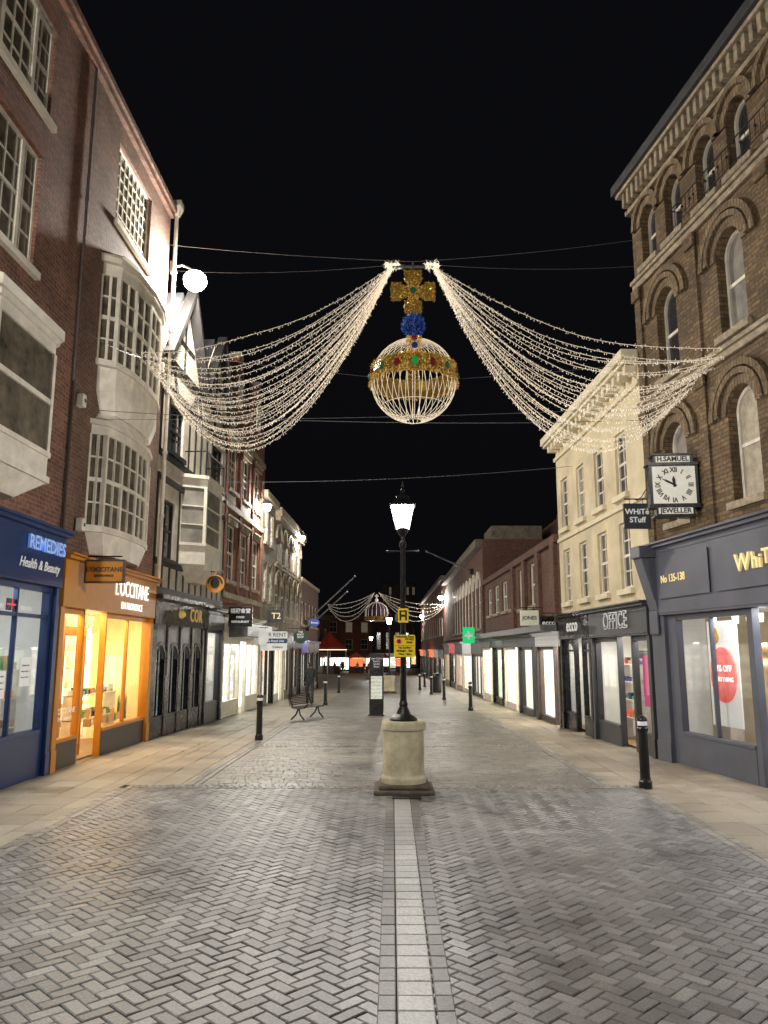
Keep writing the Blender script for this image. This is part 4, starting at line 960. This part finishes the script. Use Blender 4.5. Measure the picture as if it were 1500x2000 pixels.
for k in range(16):
    b=MB()
    a=2*PI*k/16-PI/2; z=.09; f=math.sqrt(r*r-z*z)*1.06; x,y=f*math.cos(a),f*math.sin(a)
    ax=Vector((-math.sin(a),math.cos(a),0)); ce=Vector((x,y,z)); nn=Vector((math.cos(a),math.sin(a),0))
    b.v.append(tuple(ce+nn*.03))
    for q in range(12): t=2*PI*q/12; b.v.append(tuple(ce+ax*.06*math.cos(t)+Vector((0,0,.075*math.sin(t)))))
    for q in range(12): b.f.append((0,1+q,1+(q+1)%12)); b.m.append(0)
    b.obj('jewel',['jewelg' if k==0 else ('jewelgd' if k%2==0 else 'jewelr')],e)
for (z,m_,yy) in ((.42,'jewelb',-.73),(.62,'jewelr',-.55)):
    b=MB(); b.sphere((0,yy,z),.06,6,0); b.obj('jewel',[m_],e)
b=MB(); b.sphere((0,0,1.10),.205,8,1)
for _ in range(2400):
    d3=Vector((R.gauss(0,1),R.gauss(0,1),R.gauss(0,1))).normalized()*.215; tuft(b,d3+Vector((0,0,1.10)),1,.045)
b.obj('blue_ball',['blutin','blutin2'],e)
b=MB(); cz=1.80
for k in range(4):
    a=k*PI/2
    P=[(-.07,.07),(.07,.07),(.10,.18),(.17,.24),(.165,.42),(-.165,.42),(-.17,.24),(-.10,.18)]
    c,s=math.cos(a),math.sin(a)
    b.slab([(x*c-z*s,cz+x*s+z*c) for x,z in P],-.05,.05,1)
    for _ in range(800):
        z=R.uniform(.0,.43); wmax=.09 if z<.15 else (.17 if z>.22 else .12); x=R.uniform(-wmax,wmax); yy=R.choice([-.06,.06,R.uniform(-.06,.06)])
        tuft(b,(x*c-z*s,yy,cz+x*s+z*c),1,.04)
b.box(-.07,.07,-.05,.05,cz-.07,cz+.07,1); b.obj('cross',['tinsel','tinsel2'],e)
b=MB(); b.sphere((0,-.06,cz),.065,7,0); b.obj('cross_jewel',['jewelgd'],e)
b=MB(); b.tube([(-.4,0,2.32),(.4,0,2.32)],.03,6); b.tube([(0,0,.75),(0,0,2.4)],.02,6); b.obj('hanger_bar',['steel'],e)

def strand(parent,A,B_,sag,r=.0055,step=.046,bl=.042,name='light_string',bm='bulb'):
    A=Vector(A);B_=Vector(B_); n=36; P=[]
    wob=R.uniform(0,6); wa=R.uniform(.01,.04)
    for k in range(n+1):
        t=k/n; p=A.lerp(B_,t); p.z-=sag*4*t*(1-t)+wa*math.sin(wob+t*9)*t*(1-t)*4; P.append(p)
    b=MB(); b.tube(P,r,3,0)
    acc=0
    for p,q in zip(P,P[1:]):
        l=(q-p).length; d=(q-p).normalized()
        while acc<l:
            c=p+d*acc; dr=Vector((R.gauss(0,.6),R.gauss(0,.6),-1+R.gauss(0,.4))).normalized()
            if R.random()<.35: dr.z*=-.6
            e2=c+dr*bl; s=bl*.14; i=len(b.v)
            u_=Vector((s,0,0)); v_=Vector((0,s,0))
            b.v+=[tuple(c),tuple(e2-u_),tuple(e2+v_),tuple(e2+u_),tuple(e2-v_),tuple(e2+dr*s*1.5)]
            for f in ((0,1,2),(0,2,3),(0,3,4),(0,4,1),(5,2,1),(5,3,2),(5,4,3),(5,1,4)): b.f.append(tuple(i+x for x in f)); b.m.append(1)
            acc+=step*R.uniform(.7,1.3)
        acc-=l
    pl=parent.location; b.v=[(x-pl.x,y-pl.y,z-pl.z) for x,y,z in b.v]
    return b.obj(name,['wirec',bm],parent)
AL=(OX-.38,OY,OZ+2.34); AR=(OX+.38,OY,OZ+2.34)
nL=thing('fairy_light_curtain',AL,'swagged curtain of warm white fairy light strings from orb to facade','christmas lights',group='swagged fairy light curtains')
nR=thing('fairy_light_curtain',AR,'swagged curtain of warm white fairy light strings from orb to facade','christmas lights',group='swagged fairy light curtains')
n=29
for k in range(n):
    t=k/(n-1); j=lambda s:R.uniform(-s,s)
    E=Vector((-5.2,15.3,8.1)).lerp(Vector((-5.45,18.75,8.2)),t)+Vector((0,0,j(.07)))
    strand(nL,AL,E,.42+(1.85*t**.6 if k else 0)+j(.06))
    E=Vector((5.5,12.15,6.85)).lerp(Vector((5.25,14.2,6.5)),t)+Vector((0,0,j(.07)))
    strand(nR,AR,E,.5+(1.55*t**.6 if k else 0)+j(.06))
for nn in (nL,nR):
    b=MB()
    for _ in range(90): tuft(b,(R.uniform(-.14,.14),R.uniform(-.05,.05),R.uniform(-.07,.06)),1,.08,1)
    b.tube([(-.12,0,0),(.12,0,0)],.04,6); b.obj('gathered_knot',['bulb'],nn)
def cable(A,B_,sag,r=.006):
    A=Vector(A);B_=Vector(B_); e=thing('support_cable',A,'thin steel cable strung across the street','cable',group='cables strung across the street')
    P=[]
    for k in range(17):
        t=k/16; p=A.lerp(B_,t); p.z-=sag*4*t*(1-t); P.append(p-A)
    b=MB(); b.tube(P,r,4); b.obj('wire',['cable'],e)
cable((-5.72,18.3,12.2),(OX,OY,9.42),.05); cable((OX,OY,9.42),(5.15,15.25,10.55),.05)
cable((-5.72,18,11.35),(OX-.3,OY,9.36),.12,.005); cable((OX+.3,OY,9.36),(5.1,15.25,9.95),.08,.005)
cable((-5.72,13.8,6.4),(5.15,14.9,6.5),.15); cable((-5.5,21,6.6),(4.9,20.5,6.9),.15); cable((-5.72,14.6,6.45),(5.2,13.9,6.45),.08,.004)
cable((-5.72,16.5,8.7),(OX,OY,7.0),.05,.004); cable((OX,OY,7.0),(5.15,14.6,7.6),.05,.004)
cable((-5.72,11.4,7.7),(-5.2,15.3,8.0),.2,.004)

Yd=62
e=thing('crown_light_decoration',(-1.2,Yd,4.3),'crown shaped light decoration hung across the street','christmas decoration')
b=MB() 
b.lathe([(.85,0),(.9,.05),(.9,.3),(.85,.35)],0,0,16,1)
for k in range(8):
    a=PI*k/8
    b.tube([(.9*math.cos(a)*math.cos(t)*(1+.15*math.sin(2*t)**2),.9*math.sin(a)*math.cos(t)*(1+.15*math.sin(2*t)**2),.35+1.15*math.sin(t)) for t in [PI*q/14 for q in range(15)]],.016,4,0)
b.sphere((0,0,1.65),.14,6,0); b.box(-.05,.05,-.05,.05,1.8,2.1,0); b.box(-.15,.15,-.051,.051,1.93,2.0,0)
for k in range(8): b.sphere((.92*math.cos(k*PI/4),.92*math.sin(k*PI/4),.17),.12,5,2)
b.obj('crown_frame',['wirec','tinsel2','jewelr'],e)
b=MB(); b.lathe([(.7,.3),(.8,.8),(.5,1.3),(.1,1.45)],0,0,12); b.obj('crown_cap',[mat('violet_velvet',(.04,.015,.05),.7,bump=0,emis=(.5,.05,.5),es=.015)],e)
for s_,ex in ((-1,-5.1),(1,4.15)):
    nn=thing('fairy_light_curtain',(-1.2+s_*.2,Yd,6.5),'swagged fairy light strings holding a distant crown decoration','christmas lights',group='swagged fairy light curtains')
    for k in range(5): strand(nn,(-1.2+s_*.2,Yd,6.5),(ex,Yd+k*.4,5.6-.05*k),.3+.32*k,.012,.3,.08)
for (a,c) in (((-5.0,45.5,3.6),(-2.1,44.5,6.2)),((-5.0,46.5,3.3),(-2.6,45.5,5.4)),((4.35,42,6.2),(1.9,42,7.3))):
    a=Vector(a);c=Vector(c); e=thing('flag_pole',a,'angled pole projecting from a facade over the street','flag pole',group='angled facade poles')
    b=MB(); b.tube([(0,0,0),tuple(c-a)],[.05,.03],6); b.sphere(tuple(c-a),.07,5); b.obj('pole',['steel'],e)
    b=MB(); b.box(-.12,.12,-.1,.1,-.15,.15); b.obj('wall_plate',['iron'],e)

# ---------------------------------------------------------------- street furniture
def bollard_parts():
    k=.82
    b=MB(); b.lathe([(r*k,z) for r,z in [(.118,0),(.118,.10),(.098,.12),(.09,.15),(.082,.80),(.10,.82),(.10,.86),(.085,.88),(.085,.90)]],0,0,20)
    b2=MB(); b2.lathe([(.087*k,0),(.087*k,.06)],0,0,20)
    b3=MB(); b3.lathe([(.09*k,0),(.095*k,.02),(.085*k,.05),(.05*k,.075),(.002,.085)],0,0,20)
    return b.mesh('post',['iron']),b2.mesh('reflective_band',['wsign']),b3.mesh('cap',['iron'])
bp=bollard_parts(); first=None
BPOS=[(3.74,12.05),(-3.1,18.75),(-2.75,33),(-3.0,45),(2.45,37.5),(2.15,43.5),(1.75,50),(2.9,29.5),(2.3,56)]
for (x,y) in BPOS:
    e=thing('bollard',(x,y,gz(y)),'black cast iron bollard with pale reflective band','bollard',group='black bollards along the road edge')
    if first is None:
        first=[link('post',bp[0],e),link('reflective_band',bp[1],e,(0,0,.901)),link('cap',bp[2],e,(0,0,.962))]
    else:
        for p_ in first:
            q=p_.copy(); q.parent=e; COL.objects.link(q)
e=thing('park_bench',(-2.68,25.4,gz(25.4)),'curved steel slatted bench on the paving','bench',math.radians(66)); e.scale=(.85,.85,.85)
b=MB()
for k in range(10): y=-.25+k*.05; z=.46-.03*math.sin(k/9*PI); b.tube([(-.85,y,z),(-.3,y,z+.005),(.85,y,z)],.021,6)
b.obj('seat',['steel'],e)
b=MB()
for k in range(7): t=k/6; b.tube([(-.85,.27+.10*t,.55+.34*t),(.85,.27+.10*t,.55+.34*t)],.021,6)
b.obj('backrest',['iron'],e)
for x in (-.7,.7):
    b=MB(); b.tube([(x,-.36,.68),(x,-.40,.56),(x,-.28,.45),(x,.0,.41),(x,.22,.46),(x,.32,.7),(x,.39,.93)],.028,6); b.tube([(x,-.05,.42),(x,-.1,.2),(x,-.28,.02)],.03,6); b.tube([(x,-.02,.42),(x,.08,.2),(x,.28,.02)],.03,6); b.obj('leg',['iron'],e)
e=thing('wayfinding_totem',(-.52,26.9,gz(26.9)),'tall slim black wayfinding totem with map panel','information totem')
b=MB(); b.box(-.24,.24,-.08,.08,0,2.05); b.box(-.27,.27,-.11,.11,0,.05); b.obj('body',['black'],e,bevel=.01)
b=MB(); b.box(-.19,.19,-.09,-.081,.55,1.3); b.obj('map_panel',['mapm'],e)
text(e,'Town Centre\nStation\nCastle\nRiver',.09,(0,-.085,1.75),'whitelet',.002)
e=thing('litter_bin',(2.6,46,gz(46)),'black cylindrical litter bin','litter bin'); b=MB(); b.lathe([(.25,0),(.27,.05),(.27,.85),(.29,.87),(.29,.95),(.2,1.08),(.02,1.12)],0,0,16); b.obj('body',['iron'],e); b=MB(); b.box(-.14,.14,-.285,-.2,.88,.94); b.obj('opening',['blklet'],e)

# ---------------------------------------------------------------- people
def person_mesh(name,coat,stride=.18,swing=.12):
    V=[];Ed=[];RD=[]
    def add(p,r,par=None):
        V.append(p);RD.append(r); i=len(V)-1
        if par is not None: Ed.append((par,i))
        return i
    pel=add((0,0,.93),(.16,.12)); wa=add((0,0,1.08),(.15,.11),pel); ch=add((0,.0,1.3),(.18,.125),wa); nk=add((0,0,1.46),(.07,.065),ch); h0=add((0,-.01,1.56),(.085,.095),nk); h1=add((0,-.01,1.66),(.09,.105),h0); add((0,0,1.72),(.05,.06),h1)
    for s in (-1,1):
        sh=add((s*.17,0,1.40),(.075,.07),ch); el=add((s*.24,s*swing*.4,1.14),(.05,.05),sh); wr=add((s*.25,-s*swing-.05,.92),(.036,.036),el); add((s*.25,-s*swing-.08,.84),(.035,.045),wr)
        hp=add((s*.09,0,.86),(.10,.10),pel); kn=add((s*.10,-s*stride*.55-.03,.50),(.065,.065),hp); an=add((s*.10,-s*stride+ .04,.10),(.042,.045),kn); he=add((s*.10,-s*stride+.03,.045),(.045,.05),an); add((s*.11,-s*stride-.14,.035),(.045,.03),he)
    me=bpy.data.meshes.new('p'); me.from_pydata(V,Ed,[]); o=bpy.data.objects.new('p',me); COL.objects.link(o)
    m=o.modifiers.new('s','SKIN'); m.use_smooth_shade=True
    for i,r in enumerate(RD): me.skin_vertices[0].data[i].radius=r; me.skin_vertices[0].data[i].use_root=(i==0)
    o.modifiers.new('d','SUBSURF').levels=1
    bpy.context.view_layer.update()
    r=bpy.data.meshes.new_from_object(o.evaluated_get(bpy.context.evaluated_depsgraph_get())); bpy.data.objects.remove(o)
    r.materials.clear()
    for q in (coat,'trous','skin','hair','blklet'): r.materials.append(M[q])
    for p in r.polygons:
        c=p.center; z=c.z
        if z<.09: k=4
        elif z<.84 and abs(c.x)<.2: k=1
        elif z>1.62 or (z>1.52 and c.y>.02): k=3
        elif z>1.47: k=2
        elif z<.90 and abs(c.x)>.2: k=2
        else: k=0
        p.material_index=k; p.use_smooth=True
    return r
pm=person_mesh('person','coat'); pm2=person_mesh('person','coatr',.1); pm3=person_mesh('person','coatb',.22)
o=link('person',pm,None,(-3.55,34.5,gz(34.5)),(0,0,PI+.2)); o['label']='person in dark hooded coat walking down the pavement'; o['category']='person'
FP=[(-9.2,108,0),(-8.1,112,1),(-7.2,118,2),(-6.6,106,0),(-5.7,122,1),(-5.0,115,2),(-4.4,125,0),(-7.9,124,2),(-3.2,110,1),(-10.5,104,0)]
for (x,y,k) in FP:
    o=link('person',(pm,pm2,pm3)[k],None,(x,y,gz(y)),(0,0,R.uniform(0,6))); o['label']=('distant person standing in a dark coat','distant person in a red jacket','distant person in a pale jacket')[k]; o['category']='person'; o['group']='people gathered at the far square'
e=thing('market_canopy',(-8.9,112,gz(112)),'red peaked canopy with hanging lights and posts','market stall')
b=MB(); n=8; P=[(2.5*math.cos(2*PI*k/n),2.5*math.sin(2*PI*k/n)) for k in range(n)]; b.loft(P,3.7,[(x*.45,y*.45) for x,y in P],4.6); b.loft([(x*.45,y*.45) for x,y in P],4.601,[(x*.02,y*.02) for x,y in P],5.9); b.loft(P,3.4,P,3.699,cap=False); b.obj('canopy',['red'],e)
for x,y in P[::2]:
    b=MB(); b.tube([(x*.95,y*.95,0),(x*.95,y*.95,3.5)],.05,6); b.obj('post',['white'],e)
b=MB(); b.tube([(x*1.0,y*1.0,3.38) for x,y in P],.03,4,closed=True); b.obj('light_rail',['amberl'],e)
b=MB(); b.lathe([(1.6,0),(1.6,1.1),(1.3,1.15)],0,0,12); b.obj('counter',['brownp'],e)
for (x,y,mm,wd) in ((-5.4,120,'redl',2.2),(-3.2,126,'amberl',2.0),(-11.2,116,'whitel',2.4),(-1.2,128,'whitel',1.6),(1.4,130,'redl',1.6)):
    e=thing('market_stall',(x,y,gz(y)),'small lit market stall with pitched awning','market stall',group='lit market stalls at the far square')
    b=MB(); b.slab([(-wd/2-.2,2.3),(wd/2+.2,2.3),(0,3.1)],-1,1); b.obj('awning',['red'],e)
    b=MB(); b.box(-wd/2,wd/2,-.8,.8,0,1.0); b.box(-wd/2,-wd/2+.08,-.8,-.72,1,2.3); b.box(wd/2-.08,wd/2,-.8,-.72,1,2.3); b.obj('counter',['brownp'],e)
    b=MB(); b.box(-wd/2+.1,wd/2-.1,.6,.65,1.05,2.2); b.obj('lit_back_panel',[mm],e)
for (x,y,z) in ((-5.62,13.6,6.5),(-5.6,13.9,4.25),(-5.65,18.3,8.9)):
    e=thing('alarm_box',(x,y,z),'small white alarm box fixed to the brick wall','alarm box',group='alarm boxes on facades'); b=MB(); b.box(-.12,.02,-.08,.08,-.12,.12); b.obj('box',['white'],e,bevel=.02); b=MB(); b.box(.021,.03,-.03,.03,-.03,.03); b.obj('indicator',['greydk'],e)

# ---------------------------------------------------------------- world, camera
w=bpy.data.worlds.new('World'); S.world=w; w.use_nodes=True
N=w.node_tree.nodes; Lk=w.node_tree.links; bg=N['Background']
sk=N.new('ShaderNodeTexSky'); sk.sky_type='NISHITA'; sk.sun_disc=False; sk.sun_elevation=math.radians(-4); sk.sun_rotation=math.radians(180)
mx=N.new('ShaderNodeMix'); mx.data_type='RGBA'; mx.inputs[0].default_value=.98; mx.inputs[7].default_value=(.0030,.0031,.0040,1); Lk.new(sk.outputs[0],mx.inputs[6])
Lk.new(mx.outputs[2],bg.inputs[0]); bg.inputs[1].default_value=1.0
cam=bpy.data.cameras.new('camera'); co=link('camera',cam,None,(0,0,2.0)); cam.sensor_fit='VERTICAL'; cam.sensor_height=36; cam.lens=36*1520/2000; cam.clip_end=2000; cam.clip_start=.05
co.rotation_euler=(math.radians(90+10.1),0,math.radians(.57)); S.camera=co
S.view_settings.view_transform='Standard'; S.view_settings.look='None'; S.view_settings.exposure=0
